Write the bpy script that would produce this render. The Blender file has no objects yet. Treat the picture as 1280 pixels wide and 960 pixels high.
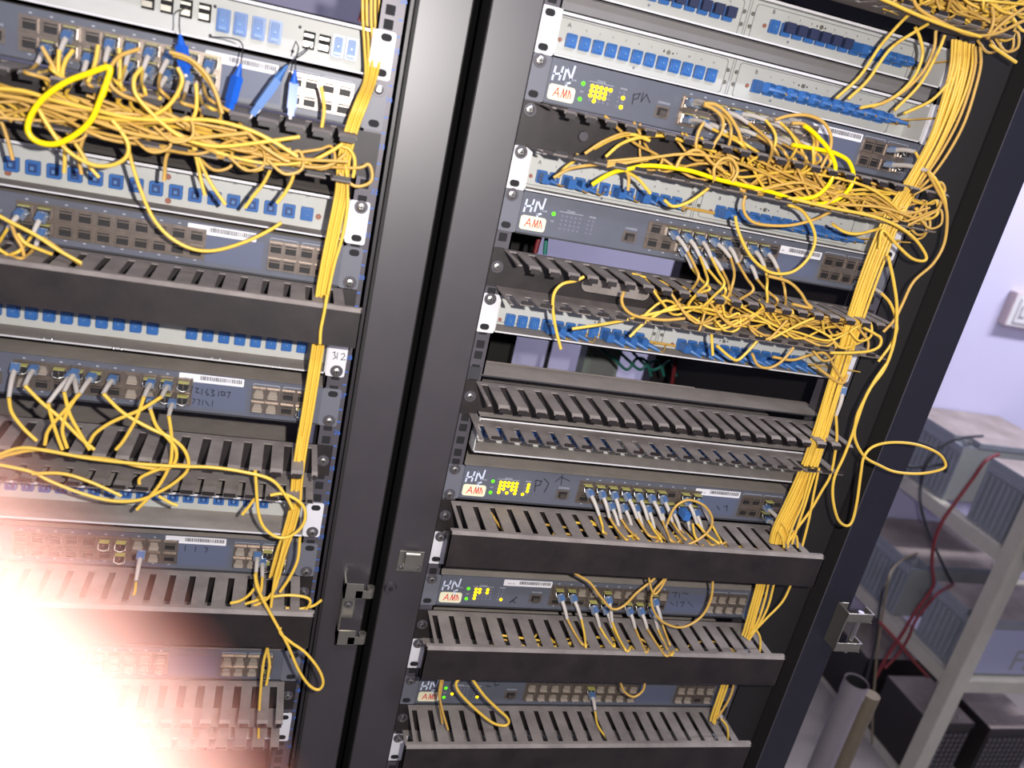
import bpy, bmesh, math, random
from mathutils import Vector, Matrix
random.seed(7)
SC = bpy.context.scene
COL = SC.collection
# ------------------------------------------------------------------ camera
CAM = Vector((-0.2113, -0.8578, 0.1003))
RX = Vector((0.9533, -0.2191, 0.2081)); UX = Vector((-0.1154, 0.3724, 0.9209)); FX = Vector((0.2793, 0.9018, -0.3297))
FPX = 1048.9                                   # focal length in pixels of the 1280x960 frame
cd = bpy.data.cameras.new('camera'); cam = bpy.data.objects.new('camera', cd); COL.objects.link(cam)
m = Matrix((RX, UX, -FX)).transposed().to_4x4(); m.translation = CAM; cam.matrix_world = m
cd.sensor_width = 36; cd.lens = FPX / 1280 * 36; cd.clip_start = 0.001; cd.clip_end = 50
cd.dof.use_dof = True; cd.dof.focus_distance = 1.02; cd.dof.aperture_fstop = 4.7
SC.camera = cam
# ------------------------------------------------------------------ world, lamps, exposure
w = bpy.data.worlds.new('room_air'); SC.world = w; w.use_nodes = True
w.node_tree.nodes['Background'].inputs[0].default_value = (0.72, 0.72, 0.92, 1)
w.node_tree.nodes['Background'].inputs[1].default_value = 0.32
SC.view_settings.view_transform = 'Standard'; SC.view_settings.look = 'None'
SC.view_settings.exposure = 0.18; SC.view_settings.gamma = 1; SC.view_settings.use_curve_mapping = False
SC.cycles.max_bounces = 6; SC.cycles.use_denoising = True; SC.cycles.sample_clamp_indirect = 3
def area(name, loc, target, size, power, col, sy=None):
    d = bpy.data.lights.new(name, 'AREA'); d.energy = power; d.color = col; d.size = size
    if sy: d.shape = 'RECTANGLE'; d.size_y = sy
    o = bpy.data.objects.new(name, d); COL.objects.link(o); o.location = loc
    o.rotation_euler = (Vector(target) - Vector(loc)).to_track_quat('-Z', 'Y').to_euler(); return o
FL = CAM + RX * 0.072 + UX * 0.022
area('phone_flash', FL, FL + FX, 0.012, 10.5, (1.0, 0.95, 0.92))
area('ceiling_tube_light', (2.3, 0.20, 1.30), (2.1, 1.2, -0.3), 1.2, 46, (0.90, 0.90, 1.0), 0.12)
area('ceiling_tube_light_over_aisle', (0.2, -1.5, 1.25), (0.1, 0.0, -0.3), 1.2, 17, (0.80, 0.83, 1.0), 0.12)
# ------------------------------------------------------------------ photo rays -> places
def ray(u, v): return FX + RX * ((u - 640) / FPX) - UX * ((v - 480) / FPX)
def P(u, v, y=0.0):
    d = ray(u, v); return CAM + d * ((y - CAM.y) / d.y)
def Pz(u, v, z):
    d = ray(u, v); return CAM + d * ((z - CAM.z) / d.z)
def back(x, z, y):                              # a point read at the mounting plane y=0, moved to a deeper plane
    k = (y - CAM.y) / (0 - CAM.y); return (CAM.x + (x - CAM.x) * k, CAM.z + (z - CAM.z) * k)
# ------------------------------------------------------------------ materials
def lin(c): return tuple(((x / 255) / 12.92 if x / 255 <= 0.04045 else ((x / 255 + 0.055) / 1.055) ** 2.4) for x in c) + (1,)
MATS = {}
def mat(name, rgb, rough=0.5, metal=0.0, spec=0.5, noise=0.0, nscale=60, bump=0.0, rgb2=None, coat=0.0):
    m = bpy.data.materials.new(name); m.use_nodes = True; nt = m.node_tree; b = nt.nodes['Principled BSDF']
    b.inputs['Roughness'].default_value = rough; b.inputs['Metallic'].default_value = metal
    b.inputs['Specular IOR Level'].default_value = spec; b.inputs['Coat Weight'].default_value = coat
    c = lin(rgb)
    if noise or rgb2:
        g = nt.nodes.new('ShaderNodeNewGeometry'); n = nt.nodes.new('ShaderNodeTexNoise'); n.inputs['Scale'].default_value = nscale
        n.inputs['Detail'].default_value = 6; n.inputs['Roughness'].default_value = 0.65
        nt.links.new(g.outputs['Position'], n.inputs['Vector'])
        r = nt.nodes.new('ShaderNodeValToRGB'); r.color_ramp.elements[0].position = 0.35; r.color_ramp.elements[1].position = 0.68
        c2 = lin(rgb2) if rgb2 else tuple(min(1, x * (1 - noise)) for x in c[:3]) + (1,)
        r.color_ramp.elements[0].color = c; r.color_ramp.elements[1].color = c2
        nt.links.new(n.outputs['Fac'], r.inputs['Fac']); nt.links.new(r.outputs['Color'], b.inputs['Base Color'])
        if bump:
            bp = nt.nodes.new('ShaderNodeBump'); bp.inputs['Strength'].default_value = bump; bp.inputs['Distance'].default_value = 0.001
            nt.links.new(n.outputs['Fac'], bp.inputs['Height']); nt.links.new(bp.outputs['Normal'], b.inputs['Normal'])
    else: b.inputs['Base Color'].default_value = c
    MATS[name] = m; return m
def glow(name, rgb, s):
    m = mat(name, rgb); b = m.node_tree.nodes['Principled BSDF']
    b.inputs['Emission Color'].default_value = lin(rgb); b.inputs['Emission Strength'].default_value = s; return m
mat('white_powder_coat', (196, 196, 194), 0.5, noise=0.10, nscale=30)
mat('white_ear', (216, 214, 216), 0.45, noise=0.05, nscale=40)
mat('panel_plate', (188, 189, 184), 0.5, noise=0.06, nscale=40)
mat('filler_grey', (120, 117, 116), 0.6, noise=.1, nscale=20)
mat('groove_grey', (132, 134, 134), 0.6)
mat('dusty_grey_top', (158, 149, 141), 0.85, noise=0.22, nscale=25)
mat('switch_blue_grey', (92, 95, 105), 0.42, noise=0.10, nscale=35)
mat('switch_label_blue', (88, 94, 114), 0.5)
mat('switch_ear', (102, 103, 110), 0.45)
mat('cage_metal', (150, 138, 128), 0.34, 0.75, noise=0.25, nscale=180)
mat('cage_dark', (30, 27, 27), 0.6)
mat('sfp_body', (108, 100, 94), 0.38, 0.6, noise=0.3, nscale=250)
mat('chrome', (215, 212, 208), 0.16, 1.0)
mat('screw_steel', (200, 197, 190), 0.30, 1.0)
mat('zinc', (176, 172, 160), 0.38, 0.9, noise=0.12, nscale=60)
mat('black_coat', (56, 55, 58), 0.50, noise=0.15, nscale=20)
mat('black_steel', (46, 43, 46), 0.42, noise=0.2, nscale=16)
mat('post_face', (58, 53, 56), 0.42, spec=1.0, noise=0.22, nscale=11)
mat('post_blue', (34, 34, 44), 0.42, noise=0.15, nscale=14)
mat('rail_grey', (84, 80, 86), 0.42, 0.2, noise=0.12, nscale=40)
mat('inner_black', (28, 25, 24), 0.7)
mat('manager_dusty', (138, 130, 124), 0.75, noise=0.25, nscale=28, rgb2=(114, 106, 102))
mat('manager_black', (28, 23, 23), 0.5, noise=0.3, nscale=30, rgb2=(44, 37, 36))
mat('hole_black', (22, 21, 23), 0.8)
mat('adapter_blue', (56, 106, 172), 0.32, noise=0.12, nscale=300)
mat('adapter_dark', (40, 70, 140), 0.4)
mat('port_pit', (34, 62, 118), 0.5)
mat('boot_blue', (62, 108, 168), 0.42)
mat('tool_blue', (28, 92, 196), 0.3)
mat('dust_cap', (44, 52, 84), 0.5)
mat('boot_white', (184, 176, 167), 0.45)
mat('clip_blue', (92, 130, 178), 0.35)
mat('plug_beige', (158, 147, 134), 0.55); mat('plug_grey', (118, 128, 144), 0.4); mat('plug_blue', (78, 108, 150), 0.4)
mat('cord_yellow', (232, 190, 74), 0.38, noise=0.08, nscale=20)
mat('cord_yellow_dull', (204, 162, 78), 0.42, noise=0.10, nscale=20)
mat('cord_bright', (255, 222, 0), 0.3)
mat('cord_black', (34, 34, 38), 0.45)
mat('cord_red', (108, 28, 34), 0.45)
mat('cord_green', (40, 112, 100), 0.45)
mat('tie_black', (30, 28, 28), 0.5)
mat('paper_white', (226, 224, 226), 0.6)
mat('sticker_cream', (232, 226, 190), 0.5)
mat('print_dark', (52, 52, 58), 0.7)
mat('print_grey', (128, 130, 140), 0.7)
mat('print_light', (176, 178, 186), 0.6)
mat('print_red', (222, 92, 82), 0.6)
mat('marker_white', (206, 214, 232), 0.5)
mat('marker_black', (38, 38, 50), 0.6)
mat('rail_print_blue', (52, 104, 190), 0.5)
mat('tab_yellow', (172, 166, 92), 0.5)
mat('copper_dot', (150, 96, 78), 0.5)
glow('led_yellow', (255, 205, 0), 3.0); glow('led_green', (70, 230, 0), 2.2); mat('led_off', (116, 114, 130), 0.4)
mat('wall_paint', (208, 204, 232), 0.75, noise=0.03, nscale=3)
mat('floor_tile', (150, 142, 136), 0.6, noise=0.2, nscale=6)
mat('ceiling_paint', (215, 215, 222), 0.8)
mat('battery_grey', (132, 136, 144), 0.55, noise=0.12, nscale=25)
mat('battery_front', (142, 143, 141), 0.55, noise=0.12, nscale=15)
mat('battery_top', (168, 156, 150), 0.8, noise=0.15, nscale=9, rgb2=(140, 128, 122))
mat('battery_black', (38, 33, 35), 0.5)
mat('stand_paint', (180, 174, 160), 0.55, noise=0.12, nscale=22)
mat('lead_metal', (170, 172, 168), 0.4, 0.7)
mat('conduit_grey', (138, 130, 134), 0.55, noise=0.10, nscale=20)
mat('hose_beige', (120, 108, 88), 0.6, noise=0.15, nscale=80)
mat('socket_white', (222, 220, 222), 0.35)
mat('socket_pinkish', (196, 178, 180), 0.45)
mat('carton_pink', (176, 158, 156), 0.8, noise=0.1, nscale=8)
mat('box_lilac', (160, 162, 186), 0.7)
mat('panel_green_grey', (150, 160, 152), 0.5)
sk = mat('skin', (188, 153, 144), 0.5, spec=0.3); b = sk.node_tree.nodes['Principled BSDF']
mat('nail', (212, 168, 156), 0.3)
# ------------------------------------------------------------------ mesh builder
class MB:
    def __init__(s): s.v = []; s.f = []; s.m = []; s.sm = []; s.mats = []
    def mi(s, name):
        if name not in s.mats: s.mats.append(name)
        return s.mats.index(name)
    def add(s, vs, fs, m, smooth=False):
        o = len(s.v); s.v += [tuple(p) for p in vs]; k = s.mi(m)
        for f in fs: s.f.append([i + o for i in f]); s.m.append(k); s.sm.append(smooth)
        return s
    def box(s, x0, x1, y0, y1, z0, z1, m, top=None, front=None):
        vs = [(x, y, z) for z in (z0, z1) for y in (y0, y1) for x in (x0, x1)]
        s.add(vs, [(0, 2, 3, 1), (2, 6, 7, 3), (0, 4, 6, 2), (1, 3, 7, 5)], m)
        s.add(vs, [(4, 5, 7, 6)], top or m); s.add(vs, [(0, 1, 5, 4)], front or m); return s
    def hexa(s, p, m):                          # 8 points, bottom 4 then top 4
        return s.add(p, [(0, 3, 2, 1), (4, 5, 6, 7), (0, 1, 5, 4), (1, 2, 6, 5), (2, 3, 7, 6), (3, 0, 4, 7)], m)
    def prism(s, poly, y0, y1, m, side=None):   # polygon in (x,z), counter-clockwise seen from -y
        n = len(poly); vs = [(x, y0, z) for x, z in poly] + [(x, y1, z) for x, z in poly]
        s.add(vs, [tuple(range(n)), tuple(range(2 * n - 1, n - 1, -1))], m)
        s.add(vs, [(i, (i + n), (i + 1) % n + n, (i + 1) % n) for i in range(n)], side or m); return s
    def ring(s, outer, inner, y0, y1, m):       # flat frame between two polygons of equal count
        n = len(outer); vs = [(x, y0, z) for x, z in outer] + [(x, y0, z) for x, z in inner] + [(x, y1, z) for x, z in outer] + [(x, y1, z) for x, z in inner]
        fs = []
        for i in range(n):
            j = (i + 1) % n; fs += [(i, j, j + n, i + n), (i + 2 * n, i + 3 * n, j + 3 * n, j + 2 * n), (i, i + 2 * n, j + 2 * n, j), (i + n, j + n, j + 3 * n, i + 3 * n)]
        return s.add(vs, fs, m)
    def cyl(s, a, b, r0, r1, m, n=12, smooth=True, caps=True):
        a = Vector(a); b = Vector(b); d = (b - a).normalized(); q = d.orthogonal().normalized(); t = d.cross(q)
        vs = []
        for c, r in ((a, r0), (b, r1)):
            for i in range(n):
                an = 2 * math.pi * i / n; vs.append(c + q * math.cos(an) * r + t * math.sin(an) * r)
        s.add(vs, [(i, (i + 1) % n, (i + 1) % n + n, i + n) for i in range(n)], m, smooth)
        if caps: s.add(vs, [tuple(range(n - 1, -1, -1)), tuple(range(n, 2 * n))], m)
        return s
    def tube(s, pts, r, m, n=7):
        pts = [Vector(p) for p in pts]; vs = []; N = len(pts); q = None
        for i, p in enumerate(pts):
            d = (pts[min(i + 1, N - 1)] - pts[max(i - 1, 0)])
            if d.length < 1e-9: d = Vector((0, 0, 1))
            d.normalize()
            q = d.orthogonal().normalized() if q is None else (q - d * q.dot(d)).normalized()
            t = d.cross(q); rr = r[i] if isinstance(r, (list, tuple)) else r
            for k in range(n):
                an = 2 * math.pi * k / n; vs.append(p + q * math.cos(an) * rr + t * math.sin(an) * rr)
        fs = [(i * n + k, i * n + (k + 1) % n, (i + 1) * n + (k + 1) % n, (i + 1) * n + k) for i in range(N - 1) for k in range(n)]
        s.add(vs, fs, m, True); s.add(vs, [tuple(range(n - 1, -1, -1)), tuple(range((N - 1) * n, N * n))], m); return s
    def stroke(s, pts, wd, y, m):               # pen stroke lying on a plane facing -y: flat ribbon with thickness
        for (x0, z0), (x1, z1) in zip(pts, pts[1:]):
            d = Vector((x1 - x0, 0, z1 - z0)); L = max(d.length, 1e-6); d /= L; nrm = Vector((-d.z, 0, d.x)) * wd / 2; e = d * wd * 0.3
            a = Vector((x0, 0, z0)) - e; b = Vector((x1, 0, z1)) + e
            q = [a - nrm, b - nrm, b + nrm, a + nrm]
            s.prism([(p.x, p.z) for p in q], y - 0.0004, y, m)
        return s
    def text(s, body, x, z, size, y, m, rot=0.0, ax=(1, 0, 0), az=(0, 0, 1), align='CENTER', ny=(0, -1, 0)):
        c = bpy.data.curves.new('t', 'FONT'); c.body = body; c.size = size; c.align_x = align; c.extrude = 0.0002
        c.resolution_u = 2
        o = bpy.data.objects.new('t', c); COL.objects.link(o)
        dg = bpy.context.evaluated_depsgraph_get(); dg.update(); me = bpy.data.meshes.new_from_object(o.evaluated_get(dg))
        ca, sa = math.cos(rot), math.sin(rot); vs = []
        ax = Vector(ax); az = Vector(az); ny = Vector(ny); O = Vector((x, y, z)) if not isinstance(x, Vector) else x
        for v in me.vertices:
            a, bb = v.co.x * ca - v.co.y * sa, v.co.x * sa + v.co.y * ca
            vs.append(O + ax * a + az * bb + ny * (v.co.z + 0.0001))
        s.add(vs, [tuple(p.vertices) for p in me.polygons], m)
        bpy.data.objects.remove(o); bpy.data.curves.remove(c); bpy.data.meshes.remove(me); return s
    def mesh(s, name, bevel=0.0):
        me = bpy.data.meshes.new(name); me.from_pydata(s.v, [], s.f)
        for n in s.mats: me.materials.append(MATS[n])
        me.polygons.foreach_set('material_index', s.m); me.polygons.foreach_set('use_smooth', s.sm); me.update()
        if bevel:
            bm = bmesh.new(); bm.from_mesh(me); bmesh.ops.remove_doubles(bm, verts=bm.verts, dist=1e-6)
            bmesh.ops.bevel(bm, geom=[e for e in bm.edges if len(e.link_faces) == 2 and e.calc_face_angle(0) > 0.6], offset=bevel, segments=2, affect='EDGES', profile=0.5)
            bm.to_mesh(me); bm.free()
        return me
def wloc(p):
    v = Vector((0, 0, 0))
    while p is not None: v += p.location; p = p.parent
    return v
def put(name, me, parent=None, at=(0, 0, 0), label=None):
    """link a mesh whose own coordinates start at world point `at`"""
    o = bpy.data.objects.new(name, me); COL.objects.link(o); o.parent = parent
    o.location = Vector(at) - wloc(parent)
    if label: o['label'] = label
    return o
def part(name, mb, parent, bevel=0.0, label=None): return put(name, mb.mesh(name, bevel), parent, label=label)
def tag(o, label, cat, group=None):
    o['label'] = label; o['category'] = cat
    if group: o['group'] = group
    return o
def thing(name, label, cat, loc, group=None):
    o = bpy.data.objects.new(name, None); o.empty_display_size = 0.02; COL.objects.link(o); o.location = loc; return tag(o, label, cat, group)
def struct(name, mb):
    o = part(name, mb, None); o['kind'] = 'structure'; return o
def rr(x0, x1, z0, z1, r, n=4):
    o = []
    for cx, cz, a in ((x1 - r, z1 - r, 0), (x0 + r, z1 - r, 90), (x0 + r, z0 + r, 180), (x1 - r, z0 + r, 270)):
        for i in range(n + 1):
            t = math.radians(a + 90 * i / n); o.append((cx + r * math.cos(t), cz + r * math.sin(t)))
    return o
def disc(cx, cz, r, n=14): return [(cx + r * math.cos(2 * math.pi * i / n), cz + r * math.sin(2 * math.pi * i / n)) for i in range(n)]
U = 0.04445
XL = -0.615                                    # origin of the left rack
# ------------------------------------------------------------------ room
FZ = -1.55; WY = 1.25
struct('floor', MB().box(-3, 4, -3, WY, FZ - 0.1, FZ, 'floor_tile'))
struct('wall_back', MB().box(-3, 4, WY, WY + 0.12, FZ, 1.45, 'wall_paint'))
struct('wall_right', MB().box(4, 4.12, -3, WY + 0.12, FZ, 1.45, 'wall_paint'))
struct('wall_left', MB().box(-3.12, -3, -3, WY + 0.12, FZ, 1.45, 'wall_paint'))
struct('ceiling', MB().box(-3, 4, -3, WY, 1.45, 1.55, 'ceiling_paint'))
# ------------------------------------------------------------------ cabinets
def screw_mesh():
    b = MB(); b.cyl((0, 0.0, 0), (0, -0.0009, 0), 0.0068, 0.0066, 'rail_grey', 20)
    b.cyl((0, -0.0009, 0), (0, -0.0030, 0), 0.0046, 0.0040, 'screw_steel', 16); b.cyl((0, -0.003, 0), (0, -0.0036, 0), 0.0040, 0.0022, 'screw_steel', 16)
    b.box(-0.0024, 0.0024, -0.0039, -0.003, -0.0004, 0.0004, 'hole_black'); b.box(-0.0004, 0.0004, -0.0039, -0.003, -0.0024, 0.0024, 'hole_black')
    return b.mesh('screw')
SCREW = screw_mesh()
def screw(parent, x, z, y=-0.002, s=1.0):
    o = put('screw', SCREW, parent, (x, y, z)); o.scale = (s, s, s); return o
def rail(parent, xc, marks):
    xs = 1 if xc > 0 and xc > XL + .3 else 1
    b = MB(); z0, z1 = FZ + 0.06, 0.44
    out = -1 if marks == 'R' else 1
    x0, x1 = (xc - 0.0155, xc + 0.0105) if marks == 'L' else (xc - 0.0105, xc + 0.0155)
    b.box(x0, x1, 0.0, 0.0022, z0, z1, 'rail_grey'); b.box(x0, x0 + 0.002, 0.0, 0.03, z0, z1, 'rail_grey'); b.box(x1 - 0.002, x1, 0.0, 0.03, z0, z1, 'black_steel')
    k = 0; z = -0.80
    while z < 0.40:
        for dz in (0.00635, 0.0222, 0.0381): b.prism(rr(xc - 0.0045, xc + 0.0045, z + dz - 0.0045, z + dz + 0.0045, 0.0008, 2), -0.0003, 0.0001, 'hole_black')
        z += U
    if marks == 'R':
        n = 16
        z = -0.7415
        while z < 0.38:
            b.text(str(n), xc + 0.0108, z, 0.0075, -0.0002, 'rail_print_blue')
            for dz in (0.0148, 0.0296): b.box(xc + 0.0088, xc + 0.0125, -0.0003, 0.0, z + dz, z + dz + 0.0012, 'rail_print_blue')
            z += U; n += 1
    return part('mounting_rail', b, parent)
def cabinet(label, x0, x1, rails, side):
    c = thing('server_cabinet', label, 'cabinet', ((x0 + x1) / 2, 0.4, FZ))
    zt = 0.5
    for (a, b_, r, pm) in rails['posts']:
        q = MB(); q.box(a, b_, -0.0040, 0.045, FZ + 0.0, zt, 'inner_black', front=pm)
        part('front_post', q, c, 0.0018)
    for (a, b_) in ((x0, x0 + 0.04), (x1 - 0.04, x1)):
        part('rear_post', MB().box(a, b_, 0.72, 0.76, FZ, zt, 'black_steel'), c, 0.001)
    part('top_panel', MB().box(x0, x1, 0.045, 0.76, zt, zt + 0.02, 'black_steel'), c)
    part('base', MB().box(x0, x1, 0.045, 0.76, FZ + 0.0, FZ + 0.06, 'black_steel'), c)
    for sx in side: part('side_panel', MB().box(sx, sx + 0.004, 0.045, 0.72, FZ + 0.06, zt, 'inner_black'), c)
    for xr, k in rails['rails']: rail(c, xr, k)
    return c
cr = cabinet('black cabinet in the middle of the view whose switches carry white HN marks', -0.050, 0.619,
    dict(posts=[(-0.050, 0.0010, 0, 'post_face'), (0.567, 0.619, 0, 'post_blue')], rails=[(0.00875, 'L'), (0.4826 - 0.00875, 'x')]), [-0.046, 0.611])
cl = cabinet('black cabinet at the left, cut by the picture edge and the blurred finger', -0.80, -0.066,
    dict(posts=[(-0.118, -0.066, 0, 'post_face'), (-0.80, -0.76, 0, 'post_face')], rails=[(XL + 0.4826 - 0.00875, 'R'), (XL + 0.00875, 'L')]), [-0.796, -0.074])
part('edge_seal', MB().box(-0.1205, -0.1175, -0.012, 0.02, FZ, 0.5, 'inner_black').box(-0.1245, -0.1212, -0.004, 0.02, FZ, 0.5, 'black_steel'), cl, label='thin black door seal strip')
part('edge_seal', MB().box(0.5652, 0.5668, -0.006, 0.02, FZ, 0.5, 'inner_black', front='rail_grey'), cr, label='thin grey edge of the right post')
part('filler_strip', MB().box(0.4905, 0.5625, 0.02, 0.024, FZ, 0.5, 'inner_black'), cr)
# rear frame bars seen through the gap of the middle cabinet
rb = MB()
for (u0, v0, u1, v1, wd) in ((640, 400, 642, 462, 5),): pass
q_ = P(640, 430, .42)
part('rear_mount', MB().box(-0.046, q_.x, 0.42, 0.424, -0.75, 0.45, 'inner_black').box(q_.x - .002, q_.x, 0.40, 0.42, -0.75, 0.45, 'inner_black'), cr)
part('rear_crossbar', MB().box(0.0, 0.58, 0.74, 0.76, -0.520, -0.470, 'black_steel'), cr)
part('rear_upright', MB().box(0.155, 0.163, 0.74, 0.75, -0.46, -0.23, 'black_steel'), cr); part('rear_upright', MB().box(0.345, 0.352, 0.74, 0.75, -0.46, -0.23, 'black_steel'), cr)
part('power_strip', MB().box(0.414, 0.492, 0.70, 0.74, -0.75, -0.25, 'panel_green_grey').box(0.424, 0.482, 0.695, 0.70, -0.70, -0.28, 'battery_front'), cr, 0.002)
# ------------------------------------------------------------------ fibre patch panels
def adapter_mesh(w_, h_, kind):
    b = MB(); m = 'adapter_blue'
    b.prism(rr(-w_ / 2, w_ / 2, -h_ / 2, h_ / 2, 0.0012, 2), -0.0045, 0.0, m)
    if kind == 'cap':
        b.prism(rr(-w_ * .36, w_ * .36, -h_ * .36, h_ * .36, 0.001, 2), -0.0062, -0.0045, m)
        b.cyl((0, -0.0062, 0), (0, -0.0078, 0), 0.0014, 0.0010, 'clip_blue', 8)
    elif kind == 'tall':
        b.prism(rr(-w_ * .32, w_ * .32, -h_ * .42, h_ * .42, 0.0015, 2), -0.0075, -0.0045, 'boot_blue')
        b.cyl((0, -0.0075, 0), (0, -0.0092, 0), 0.0016, 0.0013, 'clip_blue', 8)
        b.box(-w_ * .3, w_ * .3, -0.0088, -0.0075, -h_ * .38, -h_ * .26, 'clip_blue')
    elif kind == 'dark':
        b.box(-w_ * .42, w_ * .5, -0.012, -0.0045, -h_ * .2, h_ * .55, 'dust_cap')
    else:
        b.box(-w_ * .3, w_ * .3, -0.0049, -0.0045, -h_ * .3, h_ * .3, 'port_pit')
        b.box(-w_ * .12, w_ * .12, -0.0075, -0.0045, -h_ * .12, h_ * .12, 'clip_blue')
    return b.mesh('fibre_adapter')
ADP = {}
def adapter(parent, x, y, z, w_=0.0112, h_=0.0135, kind='open'):
    k = (w_, h_, kind)
    if k not in ADP: ADP[k] = adapter_mesh(w_, h_, kind)
    return put('fibre_adapter', ADP[k], parent, (x, y, z))
def ear(parent, xo, x1, z0, h=U - .0006, m='white_ear', y=-0.0018, holes=True, screws=()):
    """mounting ear from outer edge xo to x1"""
    a, b_ = min(xo, x1), max(xo, x1); e = MB()
    e.prism(rr(a, b_, z0, z0 + h, 0.0025, 3), y, 0.0002, m)
    hx = xo + (0.00875 if xo < x1 else -0.00875)
    for dz in (0.00635, 0.0381 if h > .03 else .02):
        if holes: e.prism(rr(hx - 0.0052, hx + 0.0052, z0 + dz - 0.0034, z0 + dz + 0.0034, 0.0033, 4), y - 0.0002, y, 'hole_black')
    o = part('mounting_ear', e, parent, label=None)
    for dz in screws: screw(o, hx, z0 + dz, y)
    return o
def patch_panel(X0, z0, label, xs, zc, kinds, ap=(0.0112, 0.0135), yf=0.034, yo=0.0, nums=None, screws=((), ()), group=None, modules=True, depth=0.24, extra=None, lear=True, ez=None):
    ez = z0 if ez is None else ez
    p = thing('fibre_patch_panel', label, 'patch panel', (X0 + 0.2413, 0.1, z0), group)
    b = MB(); a, c = X0 + 0.0203, X0 + 0.4623; z1 = z0 + 0.0440; t = 0.0014
    b.box(a, c, yo, depth, z0, z0 + t, 'white_powder_coat', top='dusty_grey_top'); b.box(a, c, yo + 0.004, depth, z1 - t, z1, 'white_powder_coat', top='dusty_grey_top')
    b.box(a, a + t, yo, depth, z0, z1, 'white_powder_coat'); b.box(c - t, c, yo, depth, z0, z1, 'white_powder_coat')
    b.box(a, c, yo, yo + 0.0012, z0, z0 + 0.003, 'white_ear'); b.box(a, c, yo + .004, yo + 0.0052, z1 - 0.004, z1, 'white_ear')
    part('chassis', b, p)
    f = MB(); f.box(a, c, yf, yf + 0.0015, z0, z1, 'panel_plate')
    if modules:
        mid = X0 + 0.2130; mx = back(mid, 0, yf)[0]
        for (p0, p1) in ((a + 0.006, mx - 0.007), (mx + 0.007, c - 0.022)):
            o_ = rr(p0, p1, z0 + 0.004, z1 - 0.004, 0.004, 4); i_ = rr(p0 + 0.0008, p1 - 0.0008, z0 + 0.0048, z1 - 0.0048, 0.0035, 4)
            f.ring(o_, i_, yf - 0.0006, yf, 'groove_grey')
        f.box(mx - 0.0018, mx - 0.0010, yf - 0.0004, yf, z0, z1, 'groove_grey'); f.box(mx + 0.001, mx + 0.0018, yf - 0.0004, yf, z0, z1, 'groove_grey')
        for dx in (-0.0052, 0.0052):
            for zz in (z0 + 0.0165, z0 + 0.029): f.cyl((mx + dx, yf, zz), (mx + dx, yf - 0.0018, zz), 0.0024, 0.0018, 'zinc', 10)
        for xk in (X0 + 0.0245, X0 + 0.0245 + 0.2095):
            bx, bz = back(xk, z0 + 0.0165, yf); f.cyl((bx, yf, bz), (bx, yf - 0.002, bz), 0.0022, 0.0018, 'copper_dot', 10)
        for xk in (X0 + 0.1387, X0 + 0.298):
            bx, bz = back(xk, z0 + 0.029, yf); f.cyl((bx, yf, bz), (bx, yf - 0.0012, bz), 0.0024, 0.0022, 'zinc', 10)
            for s_ in (-1, 1): f.cyl((bx + s_ * .0052, yf, bz), (bx + s_ * .0052, yf - 0.0004, bz), 0.0010, 0.0010, 'print_dark', 6)
            f.cyl((bx - .034, yf, bz - .0225), (bx - .034, yf - 0.0006, bz - .0225), 0.0015, 0.0015, 'print_grey', 8)
    if nums:
        for (tx, tz, tt, sz) in nums:
            bx, bz = back(X0 + tx, tz, yf); f.text(tt, bx, bz, sz, yf, 'print_dark')
    part('front_plate', f, p)
    if lear: ear(p, X0, X0 + 0.0203, ez, screws=screws[0])
    ear(p, X0 + 0.4826, X0 + 0.4623, ez, screws=screws[1])
    for x, k in zip(xs, kinds):
        if k is None: continue
        bx, bz = back(X0 + x, zc, yf); adapter(p, bx, yf, bz, ap[0], ap[1], k)
    if extra: extra(p, yf)
    return p
def std_nums(z, n=12):
    o = [(0.031, z + .0118, 'A', .006), (0.2405, z + .0118, 'B', .006)]
    for i in range(1, n): o.append((0.0352 + .01408 * i, z + .0115, str(i + 1), .0028)); o.append((0.2440 + .01408 * i, z + .0115, str(i + 1), .0028))
    return o
AX = [0.0352 + .01408 * i for i in range(12)]; BX = [0.2440 + .01408 * i for i in range(12)]
L_ = 'white patch panel, middle cabinet, '
patch_panel(0, 0.1925, L_ + 'topmost of its panels with dark dust caps', AX + BX, 0.2100, ['dark'] * 12 + ['cap'] + ['dark'] * 6 + ['open'] * 5, nums=std_nums(0.2100))
patch_panel(0, 0.1333, L_ + 'directly above the top switch', AX + BX, 0.1510, ['cap'] * 12 + ['open'] * 12, nums=std_nums(0.1510))
patch_panel(0, 0.0000, L_ + 'between the upper cord tangle and the second switch', AX + BX, 0.0180, ['open'] * 12 + ['open'] * 12, nums=std_nums(0.018), screws=((0.0381,), ()))
patch_panel(0, -0.1567, L_ + 'above the empty see-through gap', AX + BX, -0.1385, ['cap', 'cap', 'cap', 'open', 'open', 'open', 'cap', 'cap'] + ['open'] * 4 + ['open'] * 12, nums=None, screws=((0.0381,), ()))
patch_panel(0, -0.2945, L_ + 'jutting forward just below the empty finger duct', AX + BX, -0.2745, ['open'] * 24, yo=-0.020, yf=0.012, nums=None, lear=False, depth=.12)
patch_panel(0, -0.4545, L_ + 'hidden behind the solid duct cover under the third switch', AX + BX, -0.437, ['open'] * 24, screws=((0.0381,), ()))
patch_panel(0, -0.6105, L_ + 'hidden behind the duct cover under the fourth switch', AX + BX, -0.593, ['open'] * 24, screws=((0.0381,), ()))
patch_panel(0, -0.7630, L_ + 'lowest, only its left ear visible at the bottom edge', AX + BX, -0.745, ['open'] * 24, screws=((0.0381,), ()))
M_ = 'white patch panel, left cabinet, '
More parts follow.
